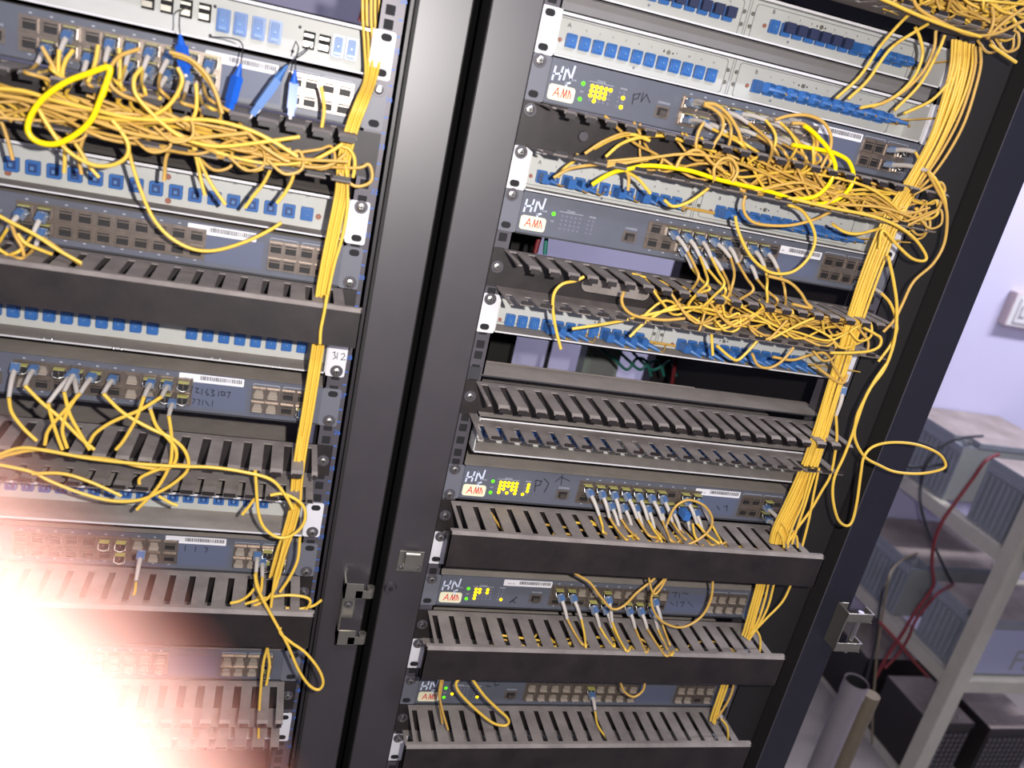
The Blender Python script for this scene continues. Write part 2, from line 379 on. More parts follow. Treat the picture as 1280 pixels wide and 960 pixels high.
def la_extra(p, yf):
    for x in (-0.3485, -0.333, -0.3172, -0.3015):
        b = MB(); bx, bz = back(x, 0.1015, yf); b.box(bx - .0055, bx + .0055, yf - .0006, yf, bz - .008, bz + .008, 'hole_black').box(bx - .005, bx + .004, yf - .004, yf, bz - .006, bz - .001, 'zinc').box(bx - .005, bx + .004, yf - .003, yf, bz + .003, bz + .0055, 'zinc'); part('open_port', b, p)
    for x in (-0.2102, -0.1962):
        b = MB(); bx, bz = back(x, 0.098, yf); b.box(bx - .0055, bx + .0055, yf - .0006, yf, bz - .008, bz + .008, 'hole_black').box(bx - .005, bx + .004, yf - .004, yf, bz - .006, bz - .001, 'zinc').box(bx - .005, bx + .004, yf - .003, yf, bz + .003, bz + .0055, 'zinc'); part('open_port', b, p)
    for (x, z) in ((-.2195, .1075), (-.2235, .0855), (-.1704, .0955), (-.2955, .0835), (-.2935, .1085)):
        b = MB(); bx, bz = back(x, z, yf); b.cyl((bx, yf, bz), (bx, yf - .001, bz), .0016, .0014, 'print_dark', 8); part('plate_screw', b, p)
laX = [-0.2855, -0.2706, -0.2549, -0.2402, -0.1793, -0.1655 - .006]
patch_panel(XL, 0.0775, M_ + 'topmost with tall blue adapters', [x - XL for x in (-0.2853, -0.2706, -0.2549, -0.2402, -0.1838, -0.1715)], 0.0985, ['tall'] * 6, ap=(0.0118, 0.0205), modules=False, extra=la_extra)
ldn = [(.181 + .0172 * i, -0.0445, str(10 + i), .0042) for i in range(1, 15)] + [(0.215, -.046, '', .003)]
def ld_extra(p, yf):
    for (u, v) in ((10, 216), (210, 221), (210, 251), (398, 271)):
        b = MB(); q = P(u, v, yf); b.cyl((q.x, yf, q.z), (q.x, yf - .0015, q.z), .003, .0026, 'copper_dot', 12); part('plug_screw', b, p, label='small copper coloured plug')
patch_panel(XL, -0.0830, M_ + 'numbered ports with many cords plugged in', [.1795 + .01738 * i for i in range(-9, 15)], -0.0605, ['open'] * 23 + ['cap'], ap=(0.0125, 0.0135), nums=ldn, modules=False, screws=((), (0.0381,)), extra=ld_extra)
def lg_extra(p, yf):
    for (u, v) in ((60, 424), (147, 436), (270, 449), (345, 459)):
        for d in (-5, 5):
            b = MB(); q = Pz(u + d, v + d * .1, -0.2268); b.cyl(q, q + Vector((0, 0, .0012)), .0018, .0014, 'screw_steel', 8); part('tray_screw', b, p)
patch_panel(XL, -0.2271 - .0015, M_ + 'middle one with a handwritten 312 on its ear', [.1805 + .01555 * i for i in range(-9, 8)] + [.3262 + .01555 * i for i in range(8)], -0.1985, ['cap'] * 25, ap=(0.0110, 0.0150), modules=False, screws=((), (0.00635,)), extra=lg_extra)
patch_panel(XL, -0.4125, M_ + 'seen through the slots of the open finger duct', [.1805 + .0157 * i for i in range(-9, 16)], -0.387, ['open'] * 25, yo=-0.030, yf=0.012, ez=-.4280, modules=False, screws=((), (0.00635,)))
patch_panel(XL, -0.5812, M_ + 'behind a solid duct cover with a cord crossing its ear', AX + BX, -0.56, ['open'] * 24, screws=((), ()))
patch_panel(XL, -0.7293, M_ + 'lowest, veiled by the pink glare', AX + BX, -0.71, ['open'] * 24, screws=((), ()))
# handwritten marks on ear
def onear(o_parent, pts_list, wd, m='marker_black', y=-0.0019):
    b = MB()
    for pts in pts_list: b.stroke([(P(u, v, 0).x, P(u, v, 0).z) for u, v in pts], wd, y, m)
    return part('handwriting', b, o_parent)
for o in list(COL.objects):
    if o.get('label', '').endswith('312 on its ear'):
        onear(o, [[(416, 440), (419, 439), (418, 443), (420, 446), (416, 448)], [(422, 440), (421, 448)], [(426, 442), (430, 441), (431, 444), (426, 449), (432, 449)]], .0007)
# ------------------------------------------------------------------ switches
def port_mesh(tab):
    b = MB(); w_, h_ = 0.0132, 0.0118
    b.ring([(-w_ / 2, -h_ / 2), (w_ / 2, -h_ / 2), (w_ / 2, h_ / 2), (-w_ / 2, h_ / 2)], [(-w_ * .40, -h_ * .36), (w_ * .40, -h_ * .36), (w_ * .40, h_ * .36), (-w_ * .40, h_ * .36)], -0.0022, 0.0, 'cage_metal')
    if tab == 'cap':                       # empty port with its trapezoid dust plug
        b.hexa([(-.0056, -.0008, -.0045), (.0056, -.0008, -.0045), (.0056, 0, -.0045), (-.0056, 0, -.0045), (-.0036, -.0042, .0040), (.0036, -.0042, .0040), (.0036, 0, .0040), (-.0036, 0, .0040)], 'plug_beige')
        b.box(-.0048, .0048, -.0048, -.0008, -.0044, -.0030, 'plug_beige')
    elif tab == 'sfp':
        b.box(-.0054, .0054, -.0085, 0, -.0044, .0044, 'chrome'); b.box(-.0048, -.0006, -.0089, -.0085, -.0034, .0034, 'cage_dark'); b.box(.0006, .0048, -.0089, -.0085, -.0034, .0034, 'cage_dark')
        b.box(-.0050, .0050, -.0100, -.004, .0046, .0054, 'tab_yellow')
        b.tube([(-.0052, -.008, .003), (-.0054, -.0125, -.001), (0, -.0135, -.003), (.0054, -.0125, -.001), (.0052, -.008, .003)], .0006, 'screw_steel', 5)
    else:
        b.box(-.0052, .0052, -0.0003, 0.0, -.0042, .0042, 'cage_dark'); b.box(-.0052, .0052, -.0022, -.0003, .0018, .0030, 'cage_metal')
    return b.mesh('transceiver_port')
PORT = {k: port_mesh(k) for k in ('open', 'sfp', 'cap')}
PX_ = [0.1745 + 0.0165 * i for i in range(10)]
SFPX = [0.3975, 0.4118, 0.4275, 0.4430]
LEDM = {}
def led(parent, x, z, k):
    if k not in LEDM:
        b = MB(); r = .0021; b.cyl((0, 0, 0), (0, -0.0007, 0), r, r * .8, k, 10); LEDM[k] = b.mesh('indicator_light')
    o = put('indicator_light', LEDM[k], parent, (x, -0.0012, z)); return o
def barcode(b, x0, x1, z0, z1, y):
    b.prism(rr(x0, x1, z0, z1, .0008, 2), y - .0005, y, 'paper_white')
    b.text('MAC ID', x0 + (x1 - x0) * .15, z0 + .0026, .0028, y - .0005, 'print_grey')
    rs = random.Random(3); x = x0 + (x1 - x0) * .32
    while x < x1 - .003:
        w_ = rs.choice((.0004, .0007, .0010)); b.box(x, x + w_, y - .0007, y - .0005, z0 + .0030, z1 - .0014, 'print_dark'); x += w_ + rs.choice((.0005, .0008))
def net_switch(X0, z0, label, ports, sfps, leds, leds2, bar=None, hand=(), screws=((), ()), greens=2, group=None, labelled=True, marks=True, h=0.0440):
    s = thing('network_switch', label, 'network switch', (X0 + 0.2413, 0.1, z0), group)
    b = MB(); b.box(X0 + .0203, X0 + .4623, 0.0, 0.26, z0, z0 + h, 'switch_blue_grey', top='dusty_grey_top')
    part('chassis', b, s)
    f = MB(); y = -0.0012
    f.box(X0 + .0203, X0 + .4623, y, 0, z0, z0 + h, 'switch_blue_grey'); f.box(X0 + .0203, X0 + .4623, y - .0012, y, z0, z0 + .0016, 'black_coat')
    f.box(X0 + .0203, X0 + .0208, y - .0003, y, z0, z0 + h, 'hole_black')
    if labelled:  # darker info field
        f.box(X0 + .3310, X0 + .3855, y - .0002, y, z0 + .006, z0 + .034, 'switch_label_blue')
    f.box(X0 + .1395, X0 + .1555, y - .0008, y, z0 + .0105, z0 + .0225, 'cage_metal'); f.box(X0 + .142, X0 + .153, y - .0010, y - .0008, z0 + .0125, z0 + .0205, 'cage_dark')
    f.box(X0 + .144, X0 + .151, y - .004, y - .0008, z0 + .0125, z0 + .018, 'sfp_body')
    f.text('CONSOLE', X0 + .1475, z0 + .0245, .0030, y, 'print_light')
    for a, c in ((.165, .205), (.207, .246), (.249, .287), (.290, .330)): pass
    for x in PX_: f.box(X0 + x - .0012, X0 + x + .0012, y - .0003, y, z0 + .0395, z0 + .0405, 'print_light'); f.box(X0 + x - .0012, X0 + x + .0012, y - .0003, y, z0 + .0056, z0 + .0064, 'print_light')
    for a, c in ((.391, .418), (.422, .449)): f.box(X0 + a, X0 + c, y - .0003, y, z0 + .0395, z0 + .0400, 'print_light'); f.box(X0 + a, X0 + a + .0005, y - .0003, y, z0 + .038, z0 + .0400, 'print_light'); f.box(X0 + c - .0005, X0 + c, y - .0003, y, z0 + .038, z0 + .04, 'print_light')
    f.box(X0 + .1655, X0 + .3315, y - .0006, y, z0 + .0075, z0 + .0378, 'cage_metal'); f.box(X0 + .3905, X0 + .4510, y - .0006, y, z0 + .0075, z0 + .0378, 'cage_metal')
    if marks:
        f.text('STACK', X0 + .076, z0 + .0305, .0030, y, 'print_light'); f.text('MODE', X0 + .101, z0 + .0290, .0026, y, 'print_light')
        f.box(X0 + .063, X0 + .090, y - .0003, y, z0 + .0298, z0 + .0302, 'print_light'); f.text('PWR', X0 + .047, z0 + .0262, .0028, y, 'print_light'); f.text('SYS', X0 + .0575, z0 + .0175, .0026, y, 'print_light')
        for i in range(5):
            for j in range(4): f.box(X0 + .0665 + i * .005, X0 + .0685 + i * .005, y - .0004, y, z0 + .0248 - j * .0045, z0 + .0268 - j * .0045, 'led_off')
        for j in range(4):
            for i in range(2): f.box(X0 + .0965 + i * .005, X0 + .0983 + i * .005, y - .0004, y, z0 + .0248 - j * .0045, z0 + .0266 - j * .0045, 'led_off')
    if bar: barcode(f, X0 + bar[0], X0 + bar[0] + .0640, z0 + bar[1], z0 + bar[1] + .0088, y)
    part('front_panel', f, s)
    ear(s, X0, X0 + .0203, z0, h=h, m='switch_ear', screws=screws[0]); ear(s, X0 + .4826, X0 + .4623, z0, h=h, m='switch_ear', screws=screws[1])
    for i, x in enumerate(PX_):
        for r in (0, 1):
            k = ports[r][i]; put('transceiver_port', PORT[{'s': 'sfp', 'o': 'open', 'c': 'cap'}[k]], s, (X0 + x, y - .0006, z0 + (.0305 if r == 0 else .0152)))
    for i, x in enumerate(SFPX):
        for r in (0, 1):
            k = sfps[r][i]; put('transceiver_port', PORT[{'s': 'sfp', 'o': 'open', 'c': 'cap'}[k]], s, (X0 + x, y - .0006, z0 + (.0300 if r == 0 else .0140)))
    for j in range(greens): led(s, X0 + .0575, z0 + (.0262, .0112)[j], 'led_green')
    for (i, j) in leds: led(s, X0 + .0675 + i * .005, z0 + .0258 - j * .0045, 'led_yellow')
    for (i, j) in leds2: led(s, X0 + .0974 + i * .005, z0 + .0257 - j * .0045, 'led_yellow')
    if marks:
        st = MB(); st.prism(rr(X0 + .0230, X0 + .0510, z0 + .0050, z0 + .0198, .003, 4), y - .0007, y, 'sticker_cream')
        zz = z0 + .0085; q = X0 + .0285; lw = .0011
        for pts in ([(0, 0), (.004, .0085), (.0062, 0)], [(.0016, .0032), (.0054, .0032)], [(.0085, 0), (.0100, .0085), (.0115, .0005), (.0135, .0085), (.0140, 0)], [(.0160, .0005), (.0160, .0083)], [(.0160, .0083), (.0185, .0040), (.0185, .0005)]):
            st.stroke([(q + a, zz + c) for a, c in pts], lw, y - .0007, 'print_red')
        part('brand_sticker', st, s)
        hw = MB(); q = X0 + .0245; zz = z0 + .0235; lw = .0019
        for pts in ([(0, 0), (.001, .0125)], [(.007, .001), (.0085, .0135)], [(.0005, .0055), (.0080, .0070)], [(.0115, .002), (.0125, .014)], [(.0125, .014), (.0190, .0035)], [(.0190, .0035), (.0205, .0165)], [(.0165, -.0060), (.0150, -.001), (.0190, .0005)]):
            hw.stroke([(q + a, zz + c) for a, c in pts], lw, y - .0008, 'marker_white')
        part('handwriting', hw, s, label='white marker handwriting HN')
    if hand:
        hb = MB()
        for pts, lw in hand: hb.stroke([(P(u, v, y).x, P(u, v, y).z) for u, v in pts], lw, y - .0004, 'marker_black')
        part('handwriting', hb, s, label='dark pen handwriting')
    return s
grid13 = [(i, j) for j in range(3) for i in range(5) if not (i == 4 and j > 0)] + [(1, 3)]
O10 = 'oooooooooo'
N_ = ', middle cabinet, '
net_switch(0, 0.0890, 'grey switch' + N_ + 'topmost with a solid block of yellow lights', ('sosssssoco', 'ssosssssoo'), ('ooos', 'ooos'), grid13, [(1, 1), (1, 3)], bar=(.3240, .0315),
    hand=[([(792, 118), (790, 130)], .0012), ([(792, 118), (800, 117), (797, 123), (792, 124)], .001), ([(804, 116), (801, 127), (808, 118), (812, 128)], .001)], screws=((.0381,), ()))
net_switch(0, -0.0435, 'grey switch' + N_ + 'second from top with one green light lit', ('osssssosso', 'oosssoosoo'), ('oooo', 'oooo'), [], [], bar=(.3228, .0290), screws=((.0381,), ()), greens=1)
net_switch(0, -0.3635, 'grey switch' + N_ + 'third, below the jutting white panel', ('sssssssoss', 'oossssssss'), ('ooso', 'ooso'), [(0, 0), (1, 0), (2, 0), (3, 0), (4, 0), (0, 1), (1, 1), (2, 1), (3, 1), (4, 1), (0, 2), (1, 2), (3, 2), (4, 2), (0, 3), (2, 3), (4, 3)], [(1, 0), (1, 1), (1, 2), (0, 3)], bar=(.3225, .0325),
    hand=[([(670, 600), (668, 614), ], .001), ([(670, 600), (677, 601), (675, 606), (669, 607)], .001), ([(680, 598), (686, 604), (683, 610), (680, 615)], .001), ([(694, 602), (701, 596), (712, 601)], .0008), ([(703, 593), (701, 606)], .0008), ([(896, 632), (899, 637)], .0009), ([(905, 633), (909, 632), (908, 638)], .0009)], screws=((.0381, .005), ()))
net_switch(0, -0.5144, 'grey switch' + N_ + 'fourth, barcode sticker beside its lights', ('ssccscccsc', 'ooossossso'), ('cccc', 'cccc'), [(0, 0), (3, 0), (1, 0), (0, 1), (3, 1), (1, 1), (0, 2), (0, 3)], [(1, 3)], bar=(.1010, .0335),
    hand=[([(637, 753), (646, 746)], .0013), ([(640, 750), (644, 753)], .001), ([(840, 741), (846, 740), (843, 746)], .0008), ([(849, 741), (849, 747)], .0008), ([(853, 741), (860, 742)], .0008), ([(838, 753), (842, 756)], .0008), ([(846, 752), (846, 758)], .0008), ([(850, 753), (855, 752), (852, 758)], .0008), ([(860, 752), (866, 758)], .0008)], screws=((.0381,), ()))
net_switch(0, -0.6685, 'grey switch' + N_ + 'lowest with only one cord in its ports', ('cccccscccc', 'cccccccccc'), ('cccc', 'ccoc'), [(0, 2)], [(1, 3)],
    hand=[([(608, 857), (613, 858)], .001), ([(618, 852), (619, 857), (624, 855)], .001)], screws=((.0381,), ()))
K_ = ', left cabinet, '
net_switch(XL, 0.0305, 'grey switch' + K_ + 'topmost under the tall blue adapters', ('oosossssss', 'osssssssss'), ('oooo', 'oooo'), [], [], bar=(.3170, .0315), screws=((), (.0381,)), marks=False)
net_switch(XL, -0.1300, 'grey switch' + K_ + 'with a row of empty square ports', ('ssoooooooo', 'osoooooooo'), ('oooo', 'oooo'), [], [], bar=(.3140, .0330), screws=((), (.0063,)), marks=False)
net_switch(XL, -0.2870, 'grey switch' + K_ + 'with digits handwritten under its barcode', ('scsssocsss', 'coocooccss'), ('ccoo', 'ccos'), [], [], bar=(.3175, .0345), marks=False,
    hand=[([(232, 482), (231, 490)], .0009), ([(236, 483), (241, 483), (238, 491)], .0009), ([(244, 485), (248, 485), (245, 490), (249, 491)], .0009), ([(253, 486), (252, 493)], .0009), ([(260, 486), (257, 490), (261, 493), (258, 494)], .0009), ([(264, 487), (268, 488), (265, 490), (268, 494), (264, 495)], .0009), ([(274, 489), (273, 495)], .0009), ([(277, 489), (281, 490), (281, 494), (277, 494), (277, 489)], .0009), ([(284, 490), (288, 490), (285, 497)], .0009),
          ([(234, 499), (236, 503)], .0008), ([(241, 498), (244, 499), (241, 504)], .0008), ([(247, 499), (250, 500), (248, 506)], .0008), ([(254, 500), (253, 506)], .0008), ([(257, 501), (261, 507)], .0008), ([(266, 501), (265, 508)], .0008)], screws=((), (.0063,)))
net_switch(XL, -0.4815, 'grey switch' + K_ + 'below the duct of slots, half veiled by pink glare', ('ooooosscco', 'oooooosoco'), ('ccsc', 'ccss'), [], [], bar=(.3175, .0345), marks=False, screws=((), (.0063,)),
    hand=[([(214, 684), (213, 689)], .0008), ([(232, 682), (231, 688)], .0008), ([(245, 683), (244, 689)], .0008), ([(256, 684), (260, 685), (257, 690)], .0008)])
net_switch(XL, -0.6343, 'grey switch' + K_ + 'lowest, deep in the pink glare', ('ccccsccccc', 'cccccccccc'), ('cccc', 'cccs'), [], [], marks=False, screws=((), ()))
# ------------------------------------------------------------------ cable managers
def comb(b, X0, x0, x1, z, drop, yb, ys, yf, pitch, slot, m, lip):
    """slotted shelf at height z: back strip, fingers, each finger's tip turned by `drop`"""
    t = 0.0013
    b.box(x0, x1, ys, yb, z - t, z, m); x = x0 + 0.004
    b.box(x0, x, yf, ys, z - t, z, m)
    while x < x1 - 0.004:
        a = x + slot; c = min(x + pitch, x1)
        if a < x1:
            q = [(a, ys), (c, ys)]
            b.box(a, c, yf + .004, ys, z - t, z, m)
            s = 1 if drop > 0 else -1
            zz0, zz1 = (z - t, z) if True else (0, 0)
            b.hexa([(a, yf, z - t + drop * .3), (c, yf, z - t + drop * .3), (c, yf + .004, z - t), (a, yf + .004, z - t), (a, yf, z + drop * .3), (c, yf, z + drop * .3), (c, yf + .004, z), (a, yf + .004, z)], m)
            lo, hi = sorted((z + drop * .3, z + drop)); b.box(a + .0012, c - .0012, yf - .0012, yf + .0002, lo, hi, lip)
        x += pitch
def manager(X0, z0, label, cover=False, h=0.0432, pitch=0.0207, slot=None, x1=0.4675, yf=-0.070, window=None, screws=((.022,), (.022,)), group=None, x0=0.0120, brk=()):
    slot = slot or (.0066 if cover else .0084)
    g = thing('cable_manager', label, 'cable duct', (X0 + .2413, 0, z0), group)
    b = MB(); z1 = z0 + h
    b.box(X0 + .0, X0 + .4826, -.0016, 0, z0, z1, 'manager_black') if not window else None
    if window:
        a, c = window
        b.box(X0, X0 + a, -.0016, 0, z0, z1, 'manager_black'); b.box(X0 + c, X0 + .4826, -.0016, 0, z0, z1, 'manager_black')
        b.box(X0 + a, X0 + c, -.0016, 0, z0, z0 + .009, 'manager_black'); b.box(X0 + a, X0 + c, -.0016, 0, z1 - .009, z1, 'manager_black')
        b.box(X0 + (a + c) / 2 - .008, X0 + (a + c) / 2 + .008, -.0016, 0, z0, z1, 'manager_black')
    part('back_plate', b, g)
    for sx, s_ in ((0.00875, 0), (.4826 - .00875, 1)):
        for dz in screws[s_]: screw(g, X0 + sx, z0 + dz, -.0018)
    top = MB(); comb(top, X0, X0 + x0, X0 + x1, z1, -.0068, 0.0, -.010, yf, pitch, slot, 'manager_dusty', 'manager_black')
    part('top_fingers', top, g)
    bot = MB(); comb(bot, X0, X0 + x0, X0 + x1, z0 + .0013, .0050, 0.0, -.010 if cover else -.032, yf, pitch, slot * (1 if cover else .8), 'manager_dusty', 'manager_black')
    part('bottom_fingers', bot, g)
    if cover:
        c = MB(); e0, e1 = X0 + .001, X0 + .4835
        c.box(e0, e1, yf - .0045, yf - .0030, z0 - .001, z1 - .002, 'manager_black')
        c.hexa([(e0, yf - .0045, z1 - .002), (e1, yf - .0045, z1 - .002), (e1, yf - .003, z1 - .002), (e0, yf - .003, z1 - .002), (e0, yf - .001, z1 + .0015), (e1, yf - .001, z1 + .0015), (e1, yf + .001, z1), (e0, yf + .001, z1)], 'manager_dusty')
        c.box(e0, e1, yf - .001, yf + .0035, z1 + .0004, z1 + .0015, 'manager_dusty')
        c.box(e0, e1, yf - .003, yf + .004, z0 - .001, z0, 'manager_black')
        for xx in (e0, e1 - .0013): c.box(xx, xx + .0013, yf - .0045, yf + .004, z0 - .001, z1 + .001, 'manager_black')
        part('front_cover', c, g)
    return g
D_ = 'black slotted duct, middle cabinet, '
manager(0, 0.2480, D_ + 'at the top edge, full of yellow cords', x1=.478)
manager(0, 0.0450, D_ + 'holding the big tangle under the top switch', window=None, screws=((.035,), (.022,)))
manager(0, -0.1045, D_ + 'open front with an oval hole, under the second switch', h=.0420, window=None)
manager(0, -0.2550, D_ + 'empty, with two rows of curved fingers', h=.0410, screws=((.022,), (.022,)), x1=.4675)
manager(0, -0.4090, D_ + 'with solid front cover, under the third switch', cover=True, h=.0420)
manager(0, -0.5655, D_ + 'with solid front cover, under the fourth switch', cover=True)
manager(0, -0.7130, D_ + 'with solid front cover, at the bottom edge', cover=True)
E_ = 'black slotted duct, left cabinet, '
manager(XL, -0.0150, E_ + 'top one under a mass of yellow cords', pitch=.0232, slot=.006, x1=.4560, screws=((.022,), ()))
manager(XL, -0.1680, E_ + 'with a wide dark solid cover', cover=True, h=.0370, screws=((.022,), (.0115,)))
manager(XL, -0.3480, E_ + 'open, with looping cords across its fingers', h=.0370, screws=((.022,), (.0185,)), x1=.4650)
manager(XL, -0.5255, E_ + 'covered, crossed by the hanging cord loops', cover=True, h=.0430, screws=((.022,), (.022,)))
manager(XL, -0.6785, E_ + 'lowest, washed out by pink glare', cover=False, h=.0430, screws=((.022,), (.022,)))
for o in list(COL.objects):
    if o.get('label', '').endswith('oval hole, under the second switch'):
        f = MB(); q0, q1 = P(715, 372, -.0018), P(800, 392, -.0018)
        f.prism(rr(.105, .190, -.0955, -.0775, .0085, 5), -.0022, -.0016, 'hole_black'); f.prism(rr(.1065, .1885, -.094, -.079, .0075, 5), -.0026, -.0022, 'manager_dusty')
        part('cable_opening', f, o)
for o in list(COL.objects):
    if o.get('label', '').endswith('directly above the top switch'):
        part('top_filler', MB().box(.0215, .4610, .010, .0112, .1775, .1922, 'filler_grey'), o, label='grey strip above the ports')
    if o.get('label', '').endswith('the big tangle under the top switch'):
        c = P(728, 170, -.0016); part('knob', MB().cyl((c.x, -.0016, c.z), (c.x, -.006, c.z), .0055, .0048, 'rail_grey', 16), o)
tray = thing('blanking_shelf', 'grey steel shelf plate lying just above the empty finger duct', 'shelf', (.2413, .02, -.206))
part('plate', MB().box(.0150, .4700, -.001, .047, -.2078, -.2060, 'black_coat', top='dusty_grey_top').box(.0150, .3050, .0455, .047, -.206, -.2050, 'manager_dusty'), tray)
part('mounting_ear', MB().box(.0, .0150, -.0015, 0, -.2125, -.198, 'black_coat'), tray); part('mounting_ear', MB().box(.47, .4826, -.0015, 0, -.2125, -.198, 'black_coat'), tray)
#@@CORDS@@
# ------------------------------------------------------------------ cords
def smooth(pts, k=6):
    p = [Vector(q) for q in pts]
    if len(p) < 3: return p
    p = [p[0] * 2 - p[1]] + p + [p[-1] * 2 - p[-2]]; o = []
    for i in range(1, len(p) - 2):
        a, b, c, d = p[i - 1:i + 3]
        for j in range(k):
            t = j / k; o.append(0.5 * ((2 * b) + (c - a) * t + (2 * a - 5 * b + 4 * c - d) * t * t + (3 * b - a - 3 * c + d) * t ** 3))
    o.append(p[-2]); return o
def px(lst, y):
    """picture readings -> points at the depth where the cord hangs; a third value overrides the depth"""
    return [P(q[0], q[1], q[2] if len(q) > 2 else y) if not isinstance(q, Vector) else q for q in lst]
CR = 0.00155
def boot_mesh(L, r0, r1, m, ribs=0):
    b = MB(); rs = []; ps = []
    n = 9
    for i in range(n): t = i / (n - 1); ps.append((0, 0, L * t)); rs.append(r0 + (r1 - r0) * t)
    b.tube(ps, rs, m, 8)
    return b
def aim(o, a, b):
    o.rotation_mode = 'QUATERNION'; o.rotation_quaternion = (Vector(b) - Vector(a)).to_track_quat('Z', 'Y')
BM = {}
def conn(parent, S, B, kind):
    """connector body at S and strain-relief boot from S to B"""
    S, B = Vector(S), Vector(B)
    if kind == 'white':
        if 'w' not in BM:
            b = MB(); b.box(-.0042, .0042, -.0024, .0024, -.001, .0095, 'plug_grey'); b.box(-.0036, .0036, .0024, .0040, .001, .0085, 'plug_blue'); BM['w'] = b.mesh('connector')
        c = put('connector', BM['w'], parent, S); aim(c, S, B)
        pts = smooth([S, S.lerp(B, .5) + (B - S).length * Vector((0, -.06, .05)), B], 4)
        m_ = MB(); m_.tube(pts, [.0029 - .0008 * i / (len(pts) - 1) for i in range(len(pts))], 'boot_white', 8); part('strain_boot', m_, parent)
    else:
        if 'b' not in BM:
            b = MB(); b.box(-.0042, .0042, -.0045, .0045, -.004, .012, 'adapter_blue'); b.box(-.0034, .0034, -.0052, .0052, .001, .009, 'boot_blue'); BM['b'] = b.mesh('connector')
        c = put('connector', BM['b'], parent, S); aim(c, S, S + (B - S) * .2 + Vector((0, -.03, 0)))
        m_ = MB(); m_.tube([S, S.lerp(B, .35) + Vector((0, -.003, 0)), B], [.0040, .0032, .0016], 'boot_blue', 8); part('strain_boot', m_, parent)
LOOSE = MB()
def cord(label, pts, r=CR, m='cord_yellow', group=None, start=None, name='patch_cord', end=None, k=6, n=7):
    sp = smooth(pts, k)
    if group == 'LOOSE': LOOSE.tube(sp, r, m, 6); return
    b = MB(); b.tube(sp, r, m, n)
    me = b.mesh(name)
    o = bpy.data.objects.new(name, me); COL.objects.link(o); tag(o, label, 'cable', group)
    if start: conn(o, start[0], start[1], start[2])
    if end: conn(o, end[0], end[1], end[2])
    return o
Y_ = 'yellow patch cord '
# --- vertical bundle down the right side of the middle cabinet
main = [(1205, 52), (1203, 85), (1192, 125), (1172, 175), (1143, 228), (1118, 270), (1094, 330), (1074, 388), (1058, 440), (1042, 490), (1027, 540), (1013, 582), (995, 625), (977, 662), (972, 680)]
G1 = 'bundle of yellow cords down the right edge of the middle cabinet'
for i in range(13):
    a = (i % 7 - 3) * .0029; c = (i // 7) * .0034; ph = random.random() * 6
    pts = []
    fan = 1.0 if i < 11 else 1.0
    for j, (u, v) in enumerate(main):
        s_ = 1.25 if j < 3 else 1.0
        if j in (12, 13, 14): s_ = 1.1
        pts.append(P(u, v, -.052) + Vector((a * s_ + .0006 * math.sin(ph + j * 1.3), c - .001 * math.cos(ph + j), 0)))
    cord(Y_ + 'in the thick vertical bundle right of the middle cabinet', pts, CR * 1.02, 'cord_yellow', G1 if i < 8 else 'LOOSE', k=5)
T = lambda s, pts, y, r=CR, m='cord_yellow_dull', st=None, g=None, en=None: cord(Y_ + s, px(pts, y), r, m, g, st, end=en)
T('bowing outward at the right of the top bundle', [(1225, 58), (1226, 80), (1220, 108), (1206, 152), (1186, 190), (1163, 222), (1140, 245)], -.06)
T('second outermost at the right of the top bundle', [(1219, 58), (1219, 82), (1211, 115), (1196, 155), (1172, 198), (1148, 232)], -.06)
T('making the small hook right of the second duct lip', [(1142, 243), (1160, 234), (1175, 228), (1181, 236), (1178, 246), (1172, 262), (1150, 274), (1134, 282)], -.07)
T('swinging wide of the right ends of the ducts', [(1160, 215), (1172, 238), (1181, 255), (1184, 275), (1180, 305), (1166, 330), (1142, 352), (1128, 380), (1118, 400), (1104, 415)], -.075, CR * 1.1)
T('making the big hanging loop outside the right post', [(1110, 320), (1117, 352), (1121, 385), (1118, 425), (1106, 460), (1086, 488), (1074, 518), (1068, 545), (1080, 570), (1100, 582), (1120, 590), (1150, 592), (1176, 587), (1182, 580), (1173, 567), (1147, 556), (1116, 553), (1092, 558), (1080, 571), (1076, 592), (1071, 628), (1065, 652), (1057, 657), (1047, 648), (1041, 622), (1043, 597), (1055, 570), (1067, 538), (1073, 515), (1092, 478), (1108, 455)], -.085, CR * 1.15, 'cord_yellow')
T('looping right of the second panel as a flattened ring', [(985, 247), (1035, 259), (1085, 269), (1117, 280), (1142, 297), (1157, 318), (1155, 326), (1140, 323), (1122, 307), (1104, 288), (1099, 310)], -.078, CR * 1.1, 'cord_yellow')
T('with long white boot at the right end of the second switch', [(1102, 367), (1112, 378), (1119, 395), (1121, 412), (1114, 430), (1098, 452)], -.07, CR * 1.1, 'cord_yellow', (P(1072, 354, -.01), P(1102, 367, -.055), 'white'))
T('with long white boot at the lower right of the top switch', [(1160, 214), (1170, 225), (1180, 245), (1183, 262)], -.075, CR * 1.05, 'cord_yellow', (P(1108, 206, -.01), P(1160, 214, -.06), 'white'))
T('with cream boot at the upper right of the top switch', [(1144, 190), (1148, 200), (1142, 215), (1130, 228)], -.045, CR, 'cord_yellow', (P(1112, 188, -.01), P(1144, 190, -.04), 'white'))
T('curling under the third duct lip at its right end', [(1038, 441), (1062, 441), (1086, 439), (1099, 433), (1101, 423), (1093, 417), (1080, 410)], -.074, CR * 1.1, 'cord_yellow')
T('leaving the bundle beside the empty duct with a white boot', [(1045, 520), (1046, 545), (1044, 565), (1038, 594), (1027, 614), (1013, 638), (997, 660), (984, 680)], -.06, CR * 1.1, 'cord_yellow', (P(1054, 484, -.045), P(1045, 520, -.055), 'white'))
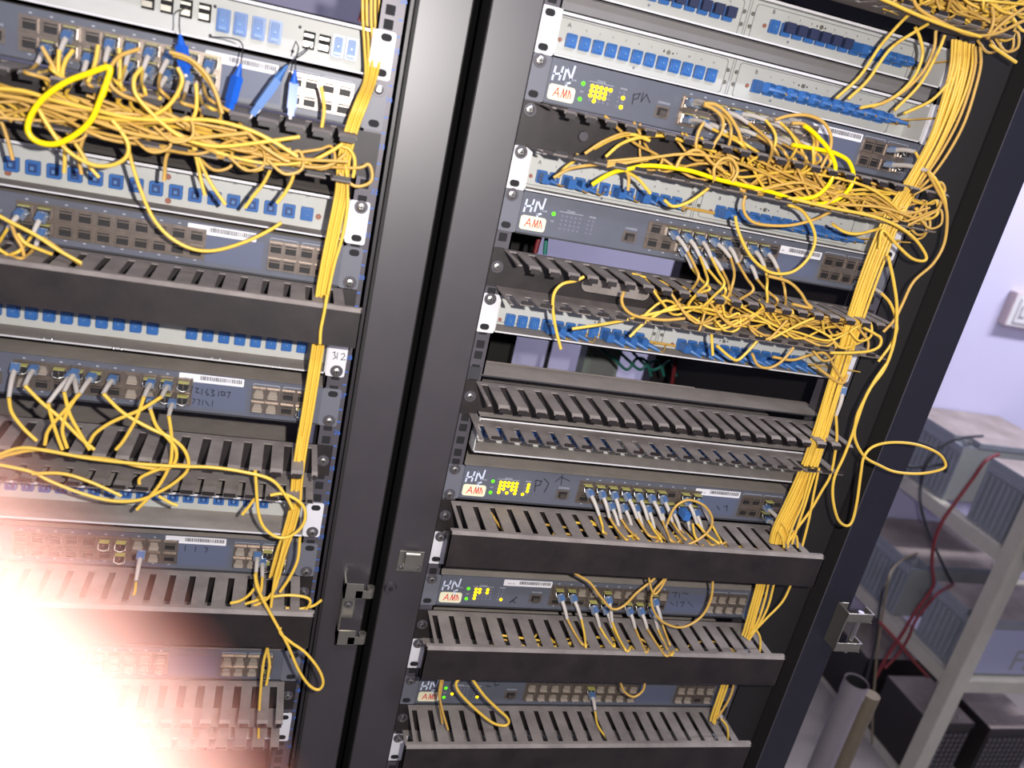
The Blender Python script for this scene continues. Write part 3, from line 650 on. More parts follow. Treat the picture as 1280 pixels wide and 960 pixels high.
for i, (s, pts) in enumerate([('fanning out leftmost below the tie', [(1016, 585), (1008, 612), (1002, 632), (992, 655), (984, 678)]), ('fanning out in the middle below the tie', [(1020, 587), (1012, 612), (1006, 632), (998, 655), (990, 680)]), ('fanning out rightmost below the tie', [(1024, 585), (1017, 618), (1011, 650), (1003, 682)])]):
    T(s, pts, -.062, CR, 'cord_yellow')
tie = MB(); c0 = P(1013, 583, -.050); tie.box(c0.x - .016, c0.x + .016, c0.y - .011, c0.y + .010, c0.z - .0015, c0.z + .0015, 'tie_black')
tag(part('cable_tie', tie, None, .0008), 'black strap tied round the yellow bundle below the empty duct', 'cable tie')
for i, (u0, v0, u1, v1) in enumerate([(946, 732, 931, 785), (949, 732, 934, 787), (952, 732, 937, 789), (955, 733, 939, 790)]):
    T('in the short straight strands below the third switch duct', [(u0 + 3, v0 - 14), (u0, v0), ((u0 + u1) / 2, (v0 + v1) / 2), (u1, v1), (u1 - 3, v1 + 9)], -.055, CR * 1.05, 'cord_yellow', g='short strands entering the fourth switch duct')
for s, pts in [('second from right under the third switch duct', [(961, 728), (956, 750), (948, 775), (938, 793)]), ('third from right under the third switch duct', [(968, 728), (960, 758), (948, 782), (936, 800)]), ('rightmost under the third switch duct, curving back', [(990, 728), (978, 752), (958, 773), (940, 792)])]:
    T(s, pts, -.058, CR, 'cord_yellow')
for i, (u0, v0, u1, v1) in enumerate([(904, 852, 890, 893), (907, 852, 893, 895), (911, 852, 895, 897)]):
    T('in the short strands above the lowest duct', [(u0 + 3, v0 - 8), (u0, v0), ((u0 + u1) / 2, (v0 + v1) / 2), (u1, v1), (u1 - 2, v1 + 8)], -.055, CR * 1.05, 'cord_yellow', g='short strands entering the lowest duct')
T('curving beside the strands above the lowest duct', [(918, 850), (914, 868), (905, 885), (896, 898)], -.058)
# --- switch cords, one per plugged port
ORD = 'first second third fourth fifth sixth seventh eighth ninth tenth eleventh twelfth'.split()
def port_cords(X0, z0, rows, sfps, bdir, drop_z, dx, group, label, yend=-.055, L=.026, inside=.018, seed=1, r=CR, skip=()):
    rs = random.Random(seed)
    for tab, xs, zz in ((rows, PX_, (.0305, .0152)), (sfps, SFPX, (.0300, .0140))):
        for i, x in enumerate(xs):
            for rr_ in (0, 1):
                if tab[rr_][i] != 's' or (x, rr_) in skip or (tab is sfps and 'sfp' in skip): continue
                S = Vector((X0 + x, -.011, z0 + zz[rr_])); d = Vector(bdir) + Vector((rs.uniform(-.12, .12), 0, rs.uniform(-.12, .12))); d.normalize()
                B = S + d * L * (1.0 if rr_ else 1.15)
                ex = X0 + x + rs.uniform(*dx); yy = yend + rs.uniform(-.010, .008)
                mid = Vector(((B.x * .5 + ex * .5) + rs.uniform(-.006, .006), min(B.y, yy) - rs.uniform(.004, .012), B.z * .45 + drop_z * .55))
                E_ = Vector((ex, yy, drop_z)); F_ = Vector((ex + rs.uniform(-.006, .012), yy + .010, drop_z - inside)); H_ = F_ + Vector((.03, .01, -.006))
                cord('%s, %s port, %s row' % (label, ORD[i] if tab is rows else 'far right ' + ORD[i], 'lower' if rr_ else 'upper'), [B, B.lerp(mid, .45) + d * .004, mid, E_, F_, H_], r, rs.choice(('cord_yellow', 'cord_yellow_dull')), group, (S, B, 'white'))
SW = {'sw1': (('sosssssoco', 'ssosssssoo'), ('ooos', 'ooos')), 'sw2': (('osssssosso', 'oosssoosoo'), ('oooo', 'oooo')), 'sw3': (('sssssssoss', 'oossssssss'), ('ooso', 'ooso')), 'sw4': (('ssccscccsc', 'ooossossso'), ('cccc', 'cccc'))}
port_cords(0, .0890, *SW['sw1'], (.62, -.72, -.06), .086, (.018, .050), 'cords plugged into the top switch', Y_ + 'arching from the top switch', L=.030, seed=3, skip=('sfp',), yend=-.055, inside=.012)
port_cords(0, -.0435, *SW['sw2'], (.30, -.62, -.42), -.064, (.004, .026), 'cords plugged into the second switch', Y_ + 'dropping from the second switch', L=.026, seed=5, yend=-.056)
port_cords(0, -.3635, *SW['sw3'], (.36, -.52, -.60), -.368, (.016, .040), 'cords plugged into the third switch', Y_ + 'falling from the third switch', L=.029, seed=8, yend=-.055, skip=('sfp',))
port_cords(0, -.5144, *SW['sw4'], (.28, -.52, -.62), -.523, (.010, .034), 'cords plugged into the fourth switch', Y_ + 'falling from the fourth switch', L=.027, seed=11, yend=-.057)
T('with white boot at the upper right of the third switch', [(976, 653), (982, 660), (985, 672), (985, 685)], -.055, CR, 'cord_yellow', (P(957, 634, -.01), P(976, 653, -.045), 'white'))
T('with white boot at the lower right of the third switch', [(973, 664), (978, 672), (980, 684)], -.058, CR, 'cord_yellow', (P(959, 649, -.01), P(973, 664, -.05), 'white'))
T('outermost at the right of the third switch, boot pointing right', [(991, 665), (996, 672), (997, 684)], -.055, CR, 'cord_yellow', (P(976, 650, -.03), P(991, 665, -.05), 'white'))
T('with white boot at the far right of the fourth switch', [(945, 787), (950, 797), (950, 812), (947, 824)], -.055, CR, 'cord_yellow', (P(931, 769, -.01), P(945, 787, -.04), 'white'))
T('with white boot at the far right of the lowest switch', [(902, 899), (909, 909), (910, 925), (908, 934)], -.055, CR, 'cord_yellow', (P(893, 880, -.01), P(902, 899, -.04), 'white'))
T('the only one in the port row of the lowest switch', [(744, 890), (747, 906), (756, 920), (762, 928), (768, 936)], -.052, CR, 'cord_yellow', (P(739, 866, -.01), P(744, 888, -.035), 'white'))
T('arching as a round hoop over the right ports of the third switch', [(834, 655), (840, 640), (848, 630), (862, 625), (880, 632), (890, 647), (887, 662), (872, 675), (853, 684), (846, 692)], -.062, CR * 1.05)
T('sagging across the front of the fourth switch', [(708, 706), (718, 716), (737, 728), (750, 745), (765, 761), (780, 757), (797, 740), (817, 724), (826, 712)], -.066, CR * 1.05)
T('drooping as a wide U at the right of the fourth switch', [(835, 712), (830, 724), (818, 738), (814, 750), (818, 765), (828, 777), (846, 784), (862, 781), (879, 768), (889, 747), (891, 724), (890, 712)], -.068, CR * 1.05)
T('making a small loop above the fourth switch ports', [(811, 712), (812, 728), (817, 742), (824, 738), (832, 724), (836, 712)], -.070, CR * .9)
T('hanging in front of the sticker of the lowest switch', [(553, 838), (551, 852), (549, 868), (553, 888), (557, 902), (560, 912)], -.064)
T('close beside another, left of the lowest green lights', [(556, 838), (552, 858), (550, 874), (551, 890), (553, 904)], -.058)
T('forming a long slanted teardrop across the lowest switch lights', [(583, 838), (604, 868), (622, 886), (633, 896), (636, 903), (630, 907), (615, 903), (595, 887), (576, 868), (570, 856), (574, 848), (582, 838)], -.068, CR * 1.2, 'cord_yellow')
T('making a short U over the right ports of the lowest switch', [(774, 842), (776, 854), (781, 865), (792, 871), (803, 864), (806, 854), (806, 842)], -.066)
T('ending in a blue plug hanging before the third switch', [(872, 676), (868, 668), (866, 655)], -.06, CR, 'cord_yellow', (P(854, 640, -.045), P(860, 652, -.055), 'blue'))
# --- thick bright cord
cord('thick bright yellow cord snaking along the tangle from the top switch ports', px([(740, 231), (752, 223), (768, 215), (787, 211), (812, 207), (860, 213), (900, 225), (960, 239), (997, 251), (1022, 255), (1045, 250), (1060, 238), (1067, 222), (1061, 202), (1045, 192), (1030, 188), (990, 181)], -.062), CR * 1.45, 'cord_bright', start=(P(962, 172, -.02), P(990, 181, -.05), 'white'))
cord('thick bright yellow cord making the inner loop beside the top switch', px([(985, 250), (1000, 249), (1020, 245), (1035, 232), (1042, 218), (1044, 206), (1035, 186), (1025, 174), (1015, 164), (1005, 157)], -.066), CR * 1.45, 'cord_bright', start=(P(982, 149, -.02), P(1005, 157, -.05), 'white'))
cord('thick bright yellow cord ringed over the left tangle', px([(128, 120), (133, 104), (137, 84), (110, 92), (82, 103), (55, 122), (39, 144), (35, 164), (47, 177), (70, 180), (95, 168), (114, 150), (124, 128), (132, 106)], -.095), CR * 1.5, 'cord_bright')
# --- hoops over the top switch ports
for s, pts, st in [('making the tall hoop over the barcode of the top switch', [(969, 150), (985, 145), (1008, 144), (1028, 152), (1038, 168), (1038, 185), (1030, 203), (1022, 216)], (P(950, 152, -.015), P(969, 150, -.045), 'white')),
                   ('arching left of the tall hoop at the top switch', [(990, 154), (1004, 155), (1016, 164), (1022, 178), (1018, 196), (1020, 210)], (P(968, 155, -.015), P(990, 154, -.045), 'white')),
                   ('arching furthest left over the top switch ports', [(880, 129), (895, 131), (910, 143), (922, 162), (928, 180), (932, 194)], (P(862, 128, -.012), P(880, 129, -.045), 'white')),
                   ('arching inside the furthest left hoop of the top switch', [(880, 131), (893, 137), (903, 148), (903, 163), (894, 178), (890, 186)], (P(862, 131, -.014), P(880, 131, -.04), 'white')),
                   ('hanging short below the first lower port of the top switch', [(880, 153), (874, 163), (870, 178), (871, 190)], (P(857, 151, -.012), P(880, 153, -.04), 'white'))]:
    T(s, pts, -.060, CR * 1.15, 'cord_yellow_dull', st)
# --- tangles in the ducts
def tangle(X0, xa, xb, z0, z1, n, label, group, seed, keep=0, ya=-.066, yb=-.012, r=CR, amp=1.0, k=5):
    rs = random.Random(seed)
    for i in range(n):
        a = rs.uniform(xa, xa + (xb - xa) * .62); e = min(a + rs.uniform(.10, .30), xb); y = rs.uniform(ya, yb); N = rs.randint(3, 6)
        zc = rs.uniform(z0 + .006, z1 - .006); pts = [Vector((X0 + a, y, rs.choice((z1 + .004, z1, z0 - .002))))]
        for j in range(N):
            t = (j + 1) / N; zz = min(max(zc + rs.uniform(-.017, .017) * amp, z0 + .002), z1 - .002)
            pts.append(Vector((X0 + a + (e - a) * t + rs.uniform(-.010, .010), min(max(y + rs.uniform(-.014, .014), ya), yb), zz)))
        if rs.random() < .35:
            q = pts[-1]; pts += [q + Vector((.014, 0, .006)), q + Vector((.018, -.004, -.008)), q + Vector((.004, -.006, -.015)), q + Vector((-.012, -.004, -.006))]
        cord(label, pts, r * rs.uniform(.85, 1.05), rs.choice(('cord_yellow', 'cord_yellow_dull', 'cord_yellow_dull')), group if i < keep else 'LOOSE', k=k)
tangle(0, .075, .455, .047, .086, 30, Y_ + 'tangled in the duct between top switch and second white panel', 'tangle in the duct under the top switch', 21, keep=5)
tangle(0, .150, .440, -.103, -.066, 22, Y_ + 'tangled in the duct below the second switch', 'tangle in the duct under the second switch', 33, keep=3)
tangle(0, .32, .475, .250, .288, 26, Y_ + 'heaped in the duct at the top edge of the picture', 'heap of cords in the topmost duct', 5, keep=2, ya=-.075)
tangle(XL, .030, .455, -.014, .014, 22, Y_ + 'massed in the upper duct of the left cabinet', 'mass of cords in the upper left duct', 44, keep=5, ya=-.085, yb=-.03, amp=.7)
for d, z in (('third', -.405), ('fourth', -.562)):
    rs = random.Random(int(-z * 1000))
    tangle(0, .03, .45, z, z + .034, 10, Y_ + 'glimpsed through the slots under the %s switch' % d, 'cords inside the %s switch duct' % d, int(-z * 977), ya=-.060, yb=-.02)
# traced cords of the middle cabinet
MT = [('rising steepest from the second panel to the top duct', [(1045, 123), (1075, 95), (1100, 58), (1128, 26), (1142, 14)], -.04),
 ('rising just right of the steepest one to the top duct', [(1060, 124), (1085, 100), (1112, 62), (1140, 42), (1160, 30)], -.045),
 ('bowing widest from the second panel to the top duct', [(1075, 135), (1110, 126), (1140, 100), (1153, 70), (1150, 48), (1144, 34)], -.045),
 ('bowing second widest from the second panel', [(1090, 134), (1124, 118), (1152, 92), (1167, 62), (1170, 38)], -.045),
 ('third of the bowed ones above the second panel', [(1118, 138), (1150, 105), (1172, 66), (1181, 44)], -.045),
 ('reaching from the last blue boots toward the bundle', [(1130, 142), (1165, 125), (1190, 98), (1202, 84)], -.05),
 ('dropping beside the white ear to the top switch', [(1184, 112), (1172, 150), (1156, 190), (1140, 225)], -.05),
 ('bending from the first blue plug of the third panel', [(697, 222), (706, 210), (719, 200), (722, 192)], -.03),
 ('lying flat from the first ports of the third panel', [(692, 222), (712, 211), (742, 206), (782, 203), (810, 200)], -.05),
 ('short and upright over the third panel', [(785, 238), (786, 224), (784, 212)], -.055),
 ('slanting down to the middle ports of the third panel', [(813, 242), (798, 224), (782, 214)], -.055),
 ('drooping under the right ports of the third panel left half', [(830, 250), (842, 258), (862, 252), (882, 238), (892, 228)], -.06),
 ('drooping across the blue boots of the third panel', [(932, 244), (929, 256), (933, 270), (948, 280), (985, 282), (1016, 275), (1036, 266), (1050, 258)], -.06),
 ('making the large open hoop over the second switch', [(985, 256), (1002, 263), (1014, 280), (1019, 300), (1010, 323), (990, 340), (965, 341), (945, 328), (932, 310), (922, 286), (919, 270)], -.062),
 ('drooping near the right ear of the third panel', [(1040, 280), (1056, 290), (1074, 292), (1102, 285)], -.055),
 ('hanging alone left over the fourth panel', [(701, 436), (695, 412), (691, 385), (693, 366), (703, 355), (719, 351), (730, 346)], -.062),
 ('curling up from the third duct over its lip', [(780, 364), (777, 376), (783, 388), (798, 396), (830, 400), (856, 398)], -.06),
 ('running flat out of the third duct to the fourth panel', [(715, 411), (755, 405), (787, 399), (830, 389), (868, 384), (902, 390)], -.055),
 ('slanting into the middle of the fourth panel', [(787, 421), (805, 404), (830, 388), (850, 380)], -.055),
 ('hanging short with its end down over the fourth panel', [(891, 444), (890, 430), (889, 412)], -.06),
 ('dipping in a small V at the fourth panel', [(896, 432), (912, 446), (922, 450), (934, 440), (952, 420)], -.06),
 ('dipping in a wide U at the fourth panel', [(940, 442), (947, 456), (960, 460), (974, 454), (986, 442), (992, 434)], -.06),
 ('trailing along the right half of the fourth panel', [(966, 446), (990, 450), (1012, 444), (1032, 442), (1046, 464), (1056, 478)], -.055),
 ('slanting from blue boot to bundle at the fourth panel', [(1018, 456), (1036, 470), (1052, 479), (1060, 468)], -.055),
 ('looping over the fingers right of the second switch', [(960, 345), (985, 352), (1000, 365), (1008, 378), (1014, 385), (990, 380)], -.062),
 ('curving high in the topmost duct corner', [(1140, -6), (1150, 12), (1185, 32), (1215, 44), (1245, 42), (1275, 28), (1290, 22)], -.078),
 ('standing upright in the topmost duct corner', [(1234, 46), (1240, 34), (1242, 22), (1240, 8)], -.076),
 ('slanting up right in the topmost duct corner', [(1234, 48), (1250, 32), (1268, 18), (1290, 5)], -.076),
 ('stub poking below the right end of the topmost duct', [(1238, 56), (1252, 66), (1270, 78)], -.072),
 ('sweeping along the lip of the topmost duct', [(1085, -8), (1110, 2), (1150, 20), (1190, 35), (1226, 46)], -.08),
 ('arching high inside the big tangle', [(742, 186), (765, 174), (790, 168), (812, 176)], -.05),
 ('longest arch at the left end of the big tangle', [(757, 196), (776, 180), (800, 172), (832, 170), (865, 180), (895, 190)], -.05),
 ('stub crossing the dark left end of the duct', [(731, 192), (752, 178), (775, 168), (788, 166)], -.055),
 ('ringed upright inside the big tangle', [(893, 226), (893, 210), (904, 198), (916, 200), (922, 214), (915, 228)], -.064),
 ('second upright ring beside the first in the tangle', [(845, 210), (852, 196), (866, 188), (878, 190), (888, 202), (905, 214)], -.064)]
for s, pts, y in MT: T(s, pts, y, CR * 1.12, random.choice(('cord_yellow', 'cord_yellow_dull')))
# blue plugs along the patch panels, boots leaning right, cords leading into the side bundle
def plugs(X0, xs, zc, group, label, yf=.034, lean=(.024, -.013, -.001), seed=2, left=False, rise=0):
    rs = random.Random(seed)
    for ix, x in enumerate(xs):
        bx, bz = back(X0 + x, zc, yf); S = Vector((bx, yf - .009, bz)); d = Vector(lean); B = S + d + Vector((rs.uniform(-.001, .002), rs.uniform(-.002, .002), rs.uniform(-.001, .001)))
        xe = X0 + .452 if not left else X0 + .44
        pts = [B, B + Vector((.008, .006, -.002)), Vector((B.x + .018, yf - .0014, bz - .003))]
        xx = B.x + .03
        while xx < xe: pts.append(Vector((xx, yf - .0014, bz - .003 + rs.uniform(-.001, .001)))); xx += .035
        pts.append(Vector((max(xe, B.x + .02), .012, bz + .004))); pts.append(Vector((max(xe, B.x + .02) + .016, -.02, bz + .012)))
        cord('%s, %s from left' % (label, ORD[ix]), pts, CR * .62, 'cord_yellow_dull', group, (S, B, 'blue'), k=3, n=5)
plugs(0, BX[7:], .2100, 'blue plugs of the topmost panel', Y_ + 'with blue plug, right end of topmost panel')
plugs(0, BX, .1510, 'blue plugs of the second panel', Y_ + 'with blue plug, right half of second panel', seed=4)
plugs(0, AX[0:4:2] + [AX[3], AX[6], AX[8], AX[9], AX[10]], .0180, 'blue plugs left half third panel', Y_ + 'with blue plug, left half of third panel', seed=5, lean=(.012, -.014, -.003))
plugs(0, BX, .0180, 'blue plugs of the third panel', Y_ + 'with blue plug, right half of third panel', seed=6)
plugs(0, [AX[3], AX[4], AX[5], AX[8], AX[9], AX[10], AX[11]], -.1385, 'blue plugs left half fourth panel', Y_ + 'with blue plug, left half of fourth panel', seed=7, lean=(.018, -.016, -.006))
plugs(0, BX, -.1385, 'blue plugs of the fourth panel', Y_ + 'with blue plug, right half of fourth panel', seed=8, lean=(.020, -.016, -.006))
# --- left cabinet cords
GL = 'left vertical strands'
lm1 = [(464, -12), (464, 25), (466, 60), (463, 98), (452, 128), (440, 160), (430, 200), (427, 240), (417, 290), (409, 330), (402, 372), (402, 400), (398, 430), (391, 475), (383, 525), (376, 565), (371, 605), (369, 632), (361, 663), (351, 692), (343, 722)]
for i in range(5):
    a = (i - 2) * .0030
    pts = [P(u, v, (.004 if j < 3 else -.012 if j == 3 else -.045)) + Vector((a * (1.3 if j < 3 else .8), (i % 2) * .003, 0)) for j, (u, v) in enumerate(lm1)]
    cord(Y_ + 'in the vertical strands at the right edge of the left cabinet', pts, CR, 'cord_yellow', GL, k=5)
T('parted slightly right of the left cabinet strands', [(430, 195), (434, 225), (434, 262), (427, 300), (418, 330), (409, 372), (404, 400)], -.05, CR * 1.05, 'cord_yellow')
T('lying over the wide dark duct cover of the left cabinet', [(409, 368), (405, 392), (401, 412), (400, 430)], -.080, CR, 'cord_yellow')
for i, (u, v, w_, q) in enumerate([(464, -15, 458, 25), (468, -15, 463, 26), (473, -15, 468, 28), (478, -15, 473, 30)]):
    pass
LT = [('hooped over the port row of the upper left switch', [(175, 61), (150, 70), (138, 86), (138, 105), (152, 118), (175, 127), (200, 138), (225, 150), (240, 160)], -.075),
 ('hooped wide and running right across the left mass', [(178, 84), (168, 98), (170, 118), (188, 140), (214, 163), (240, 177), (275, 183), (325, 178), (375, 171)], -.085),
 ('closing an oval under the hanging blue tools', [(222, 84), (228, 100), (220, 120), (205, 137), (180, 148), (150, 150), (122, 146)], -.08),
 ('arching beneath the hanging blue tools', [(212, 65), (236, 73), (256, 91), (269, 114), (278, 142)], -.08),
 ('doubling the arch beneath the hanging blue tools', [(216, 68), (240, 78), (258, 98), (271, 120), (276, 142)], -.074),
 ('dropping straight below the fourth left port', [(245, 104), (246, 124), (244, 142), (234, 160)], -.07),
 ('leftmost of three converging below the upper left switch', [(52, 58), (60, 72), (68, 86), (72, 98), (74, 110)], -.06),
 ('middle of three converging below the upper left switch', [(74, 62), (73, 80), (73, 98), (76, 112)], -.06),
 ('rightmost of three converging below the upper left switch', [(92, 62), (82, 76), (78, 92), (80, 108)], -.06),
 ('dropping past the bright ring of the left mass', [(123, 56), (119, 78), (112, 98), (105, 110)], -.06),
 ('straight down right of the bright ring', [(149, 60), (150, 85), (149, 112), (150, 124)], -.06),
 ('sagging low across the numbered panel top', [(48, 136), (62, 160), (78, 182), (98, 198), (120, 207), (142, 206), (158, 196), (160, 180), (150, 162), (140, 150)], -.088),
 ('swooping from the left mass to the last used numbered port', [(150, 158), (160, 185), (166, 208), (176, 238), (191, 272), (212, 296), (240, 311), (270, 313), (310, 301), (340, 286), (352, 278)], -.06),
 ('running nearly level through the left mass', [(-8, 110), (30, 114), (70, 126), (120, 138), (165, 148), (210, 150), (260, 150), (305, 160), (340, 176), (372, 196)], -.085),
 ('lying lowest at the front of the left mass', [(-8, 118), (30, 124), (75, 138), (120, 152), (170, 168), (220, 174), (270, 170), (310, 166)], -.088),
 ('sweeping from left mass up to the strands', [(240, 178), (290, 196), (340, 205), (385, 202), (412, 190), (428, 180)], -.07),
 ('second sweep from left mass to the strands', [(300, 186), (345, 200), (390, 209), (415, 205), (432, 192)], -.066),
 ('third sweep from left mass to the strands', [(305, 160), (325, 180), (352, 198), (362, 202)], -.08),
 ('hooked small beside the left strands', [(424, 182), (436, 186), (443, 198), (443, 212), (441, 222)], -.05),
 ('hanging over the bright chrome ports of the left cabinet', [(401, 108), (404, 122), (405, 140), (402, 160)], -.05),
 ('dangling from under the left mass at its left end', [(-6, 138), (4, 158), (11, 180), (16, 200)], -.05),
 ('dropping to the eleventh numbered port', [(80, 178), (81, 198), (80, 216)], -.05),
 ('dropping slanted toward the twelfth numbered port', [(108, 164), (101, 182), (99, 200), (102, 218)], -.05),
 ('slanting right across the thirteenth numbered port', [(84, 165), (100, 188), (112, 208), (124, 222)], -.055),
 ('dropping to the seventeenth numbered port', [(212, 186), (207, 200), (206, 214), (205, 226)], -.05),
 ('left one of a pair dropping to the nineteenth port', [(240, 178), (246, 200), (251, 224), (256, 244)], -.05),
 ('right one of a pair dropping toward the twentieth port', [(243, 182), (252, 206), (264, 230), (282, 256)], -.05),
 ('curving left down to the twenty-first port', [(337, 192), (339, 208), (330, 228), (316, 246), (306, 260)], -.05),
 ('curving left down to the twenty-second port', [(366, 206), (366, 222), (357, 240), (346, 254)], -.05),
 ('thick, slanting over the second left switch', [(-8, 266), (14, 278), (45, 294), (72, 312), (102, 329)], -.06),
 ('with white boot slanting over the wide dark cover', [(52, 297), (66, 306), (82, 318), (102, 331)], -.056),
 ('hanging down left of the slanting pair', [(14, 280), (20, 296), (27, 308), (30, 320)], -.05),
 ('curving under the slanting pair of the second left switch', [(22, 292), (32, 304), (50, 312), (66, 318)], -.05)]
for s, pts, y in LT: T(s, pts, y, CR * 1.12, random.choice(('cord_yellow', 'cord_yellow', 'cord_yellow_dull')))
port_cords(XL, .0305, ('oosossssss', 'osssssssss'), ('oooo', 'oooo'), (-.15, -.5, -.55), .024, (-.01, .03), 'cords plugged into the upper left switch', Y_ + 'plugged into the upper left switch', L=.020, seed=12, yend=-.06, inside=.012)
port_cords(XL, -.1300, ('ssoooooooo', 'osoooooooo'), ('oooo', 'oooo'), (-.2, -.5, -.5), -.134, (-.02, .01), 'cords plugged into the second left switch', Y_ + 'plugged into the second left switch', L=.02, seed=13, yend=-.055)
WB = [('leftmost with a white boot at the third left switch', [(11, 497), (15, 516), (30, 536), (46, 551)], (20, 456)),
 ('crossing three others below the third left switch', [(31, 482), (52, 503), (76, 523), (100, 547), (118, 562)], (44, 459)),
 ('third boot from left at the third left switch', [(60, 504), (65, 524), (72, 546), (78, 562)], (93, 466)),
 ('behind the third boot of the third left switch', [(97, 494), (84, 515), (78, 538), (84, 560)], (93, 470)),
 ('bending back left from the fourth boot', [(100, 492), (82, 512), (61, 537), (56, 556)], (117, 469)),
 ('running right from the fourth boot down to a slot', [(80, 490), (87, 517), (99, 540), (112, 562)], (95, 464)),
 ('rounding in a huge curl left of the slotted duct', [(129, 492), (154, 516), (187, 535), (215, 548), (232, 565), (235, 586), (220, 602), (199, 615), (174, 625), (140, 626), (100, 616), (62, 601), (40, 590), (0, 581), (-12, 580)], (143, 472)),
 ('slanting left from the sixth boot', [(180, 496), (170, 524), (155, 550), (145, 562)], (190, 477)),
 ('sweeping far left from the seventh boot', [(202, 496), (176, 512), (141, 527), (120, 541), (112, 553)], (211, 480)),
 ('turning into the flat layers left of the duct', [(188, 512), (196, 533), (211, 549), (220, 562), (219, 577), (208, 586), (180, 584), (140, 575), (88, 569), (50, 562), (12, 568), (-10, 576)], (188, 500)),
 ('last one, drooping from the lowest white boot', [(211, 520), (214, 540), (215, 562), (212, 582), (200, 605), (186, 622), (171, 637)], (216, 502))]
for s, pts, b0 in WB:
    Bp = P(pts[0][0], pts[0][1], -.040)
    T(s, pts, -.075, CR * 1.15, 'cord_yellow', (P(b0[0], b0[1], -.010), Bp, 'white')) if True else 0
LT2 = [('spanning the slotted duct toward the left strands', [(-10, 572), (25, 560), (62, 564), (112, 573), (175, 580), (225, 583), (262, 584), (300, 589), (338, 599), (356, 618), (366, 636)], -.082),
 ('rounding the ring beside the left strands', [(319, 588), (320, 602), (321, 620), (323, 640), (328, 656), (338, 667), (350, 672), (363, 670), (375, 661), (381, 650), (381, 637), (375, 628), (364, 621), (352, 617), (338, 619)], -.080),
 ('drooping under the slotted duct lip', [(174, 605), (176, 597), (195, 588), (215, 582), (235, 582)], -.078),
 ('lying across the pale panel at far left', [(40, 592), (78, 592), (112, 602), (152, 620)], -.078),
 ('crossing from a slot down to the pale chassis', [(198, 620), (212, 628), (222, 632)], -.07),
 ('short slant beside the ring over the pale panel', [(319, 622), (312, 632), (303, 643)], -.07),
 ('hanging into a long narrow teardrop over the black post', [(319, 718), (321, 732), (330, 752), (347, 783), (360, 807), (373, 837), (386, 856), (398, 862), (404, 853), (398, 836), (382, 816), (364, 803), (351, 792), (350, 785)], -.085),
 ('hooking right behind the black post edge', [(300, 757), (330, 748), (357, 744), (380, 746), (388, 752), (380, 764), (353, 782)], -.055),
 ('leading right out of the left cabinet low down', [(357, 760), (375, 761), (392, 757), (402, 750)], -.05),
 ('curving left from the chrome ports into the low duct', [(320, 733), (311, 744), (300, 751), (288, 754)], -.06),
 ('curving left from the low strands into the low duct', [(348, 722), (343, 737), (332, 750), (316, 758)], -.06),
 ('right limb running down from the ring to the low duct', [(375, 672), (372, 700), (362, 722), (350, 740)], -.06),
 ('left limb running down from the ring to the low duct', [(356, 676), (350, 700), (344, 722), (340, 748), (338, 765)], -.062),
 ('left limb of the narrow loop in the pink glare', [(334, 810), (329, 830), (326, 860), (324, 890), (323, 930)], -.05),
 ('right limb of the narrow loop in the pink glare', [(334, 808), (337, 830), (335, 845), (333, 856)], -.05)]
for s, pts, y in LT2: T(s, pts, y, CR * 1.12, 'cord_yellow')
T('with white boot in the chrome port of the lower left switch', [(320, 716), (321, 726), (325, 740)], -.05, CR, 'cord_yellow', (P(322, 692, -.012), P(320, 716, -.04), 'white'))
T('with white boot beside the first at the lower left switch', [(328, 722), (326, 740), (318, 754)], -.05, CR, 'cord_yellow', (P(328, 700, -.012), P(328, 722, -.04), 'white'))
T('single one with pale boot fading into the pink glare', [(170, 728), (168, 742), (160, 756)], -.05, CR, 'cord_yellow', (P(177, 690, -.012), P(170, 726, -.04), 'white'))
T('with white boot at the last port of the third left switch', [(376, 545), (373, 570), (371, 590)], -.045, CR, 'cord_yellow', (P(378, 515, -.012), P(376, 545, -.035), 'white'))
# blue connectors hanging from black fibre leads off the tall-adapter panel
def pigtail(label, lead, body, m, wd):
    a, b_ = P(body[0][0], body[0][1], -.05), P(body[1][0], body[1][1], -.055)
    o = cord(label, px(lead, -.03)[:-1] + [a], .0006, 'cord_black', name='fibre_pigtail')
    q = MB(); d = (b_ - a); L = d.length
    q.tube([(0, 0, 0), (0, 0, L * .12), (0, 0, L * .3)], [.0012, .0022, .0040], m, 8)
    q.box(-wd / 2, wd / 2, -.0032, .0032, L * .28, L * .84, m); q.box(-wd / 2 + .0012, wd / 2 - .0012, -.0026, .0026, L * .84, L, m)
    q.box(-wd * .32, wd * .32, -.0040, -.0032, L * .38, L * .62, m)
    c = put('connector', q.mesh('connector'), o, a); aim(c, a, b_)
    t = MB(); t.cyl((0, 0, L), (0, 0, L * 1.07), .0016, .0014, 'paper_white', 8); t.box(-.0016, .0016, -.0034, -.0026, L * .80, L * .93, 'paper_white')
    c = put('connector_tip', t.mesh('connector_tip'), o, a, label='white ceramic tip'); aim(c, a, b_)
pigtail('blue fibre connector hanging leftmost on a black lead', [(234, 10, .03), (226, 14), (224, 30), (225, 43)], [(225, 43), (232, 93)], 'tool_blue', .0085)
pigtail('blue fibre connector hanging before the white barcode strip', [(262, 46, .03), (290, 48), (303, 56), (302, 80)], [(301, 80), (286, 136)], 'tool_blue', .0085)
pigtail('dull grey-blue fibre connector hanging slanted', [(390, 56, .03), (380, 66), (366, 76), (358, 84)], [(359, 82), (315, 143)], 'boot_blue', .0080)
pigtail('blue fibre connector hanging rightmost before the chrome ports', [(370, 52, .03), (373, 60), (370, 74), (369, 88)], [(369, 88), (363, 145)], 'tool_blue', .0080)
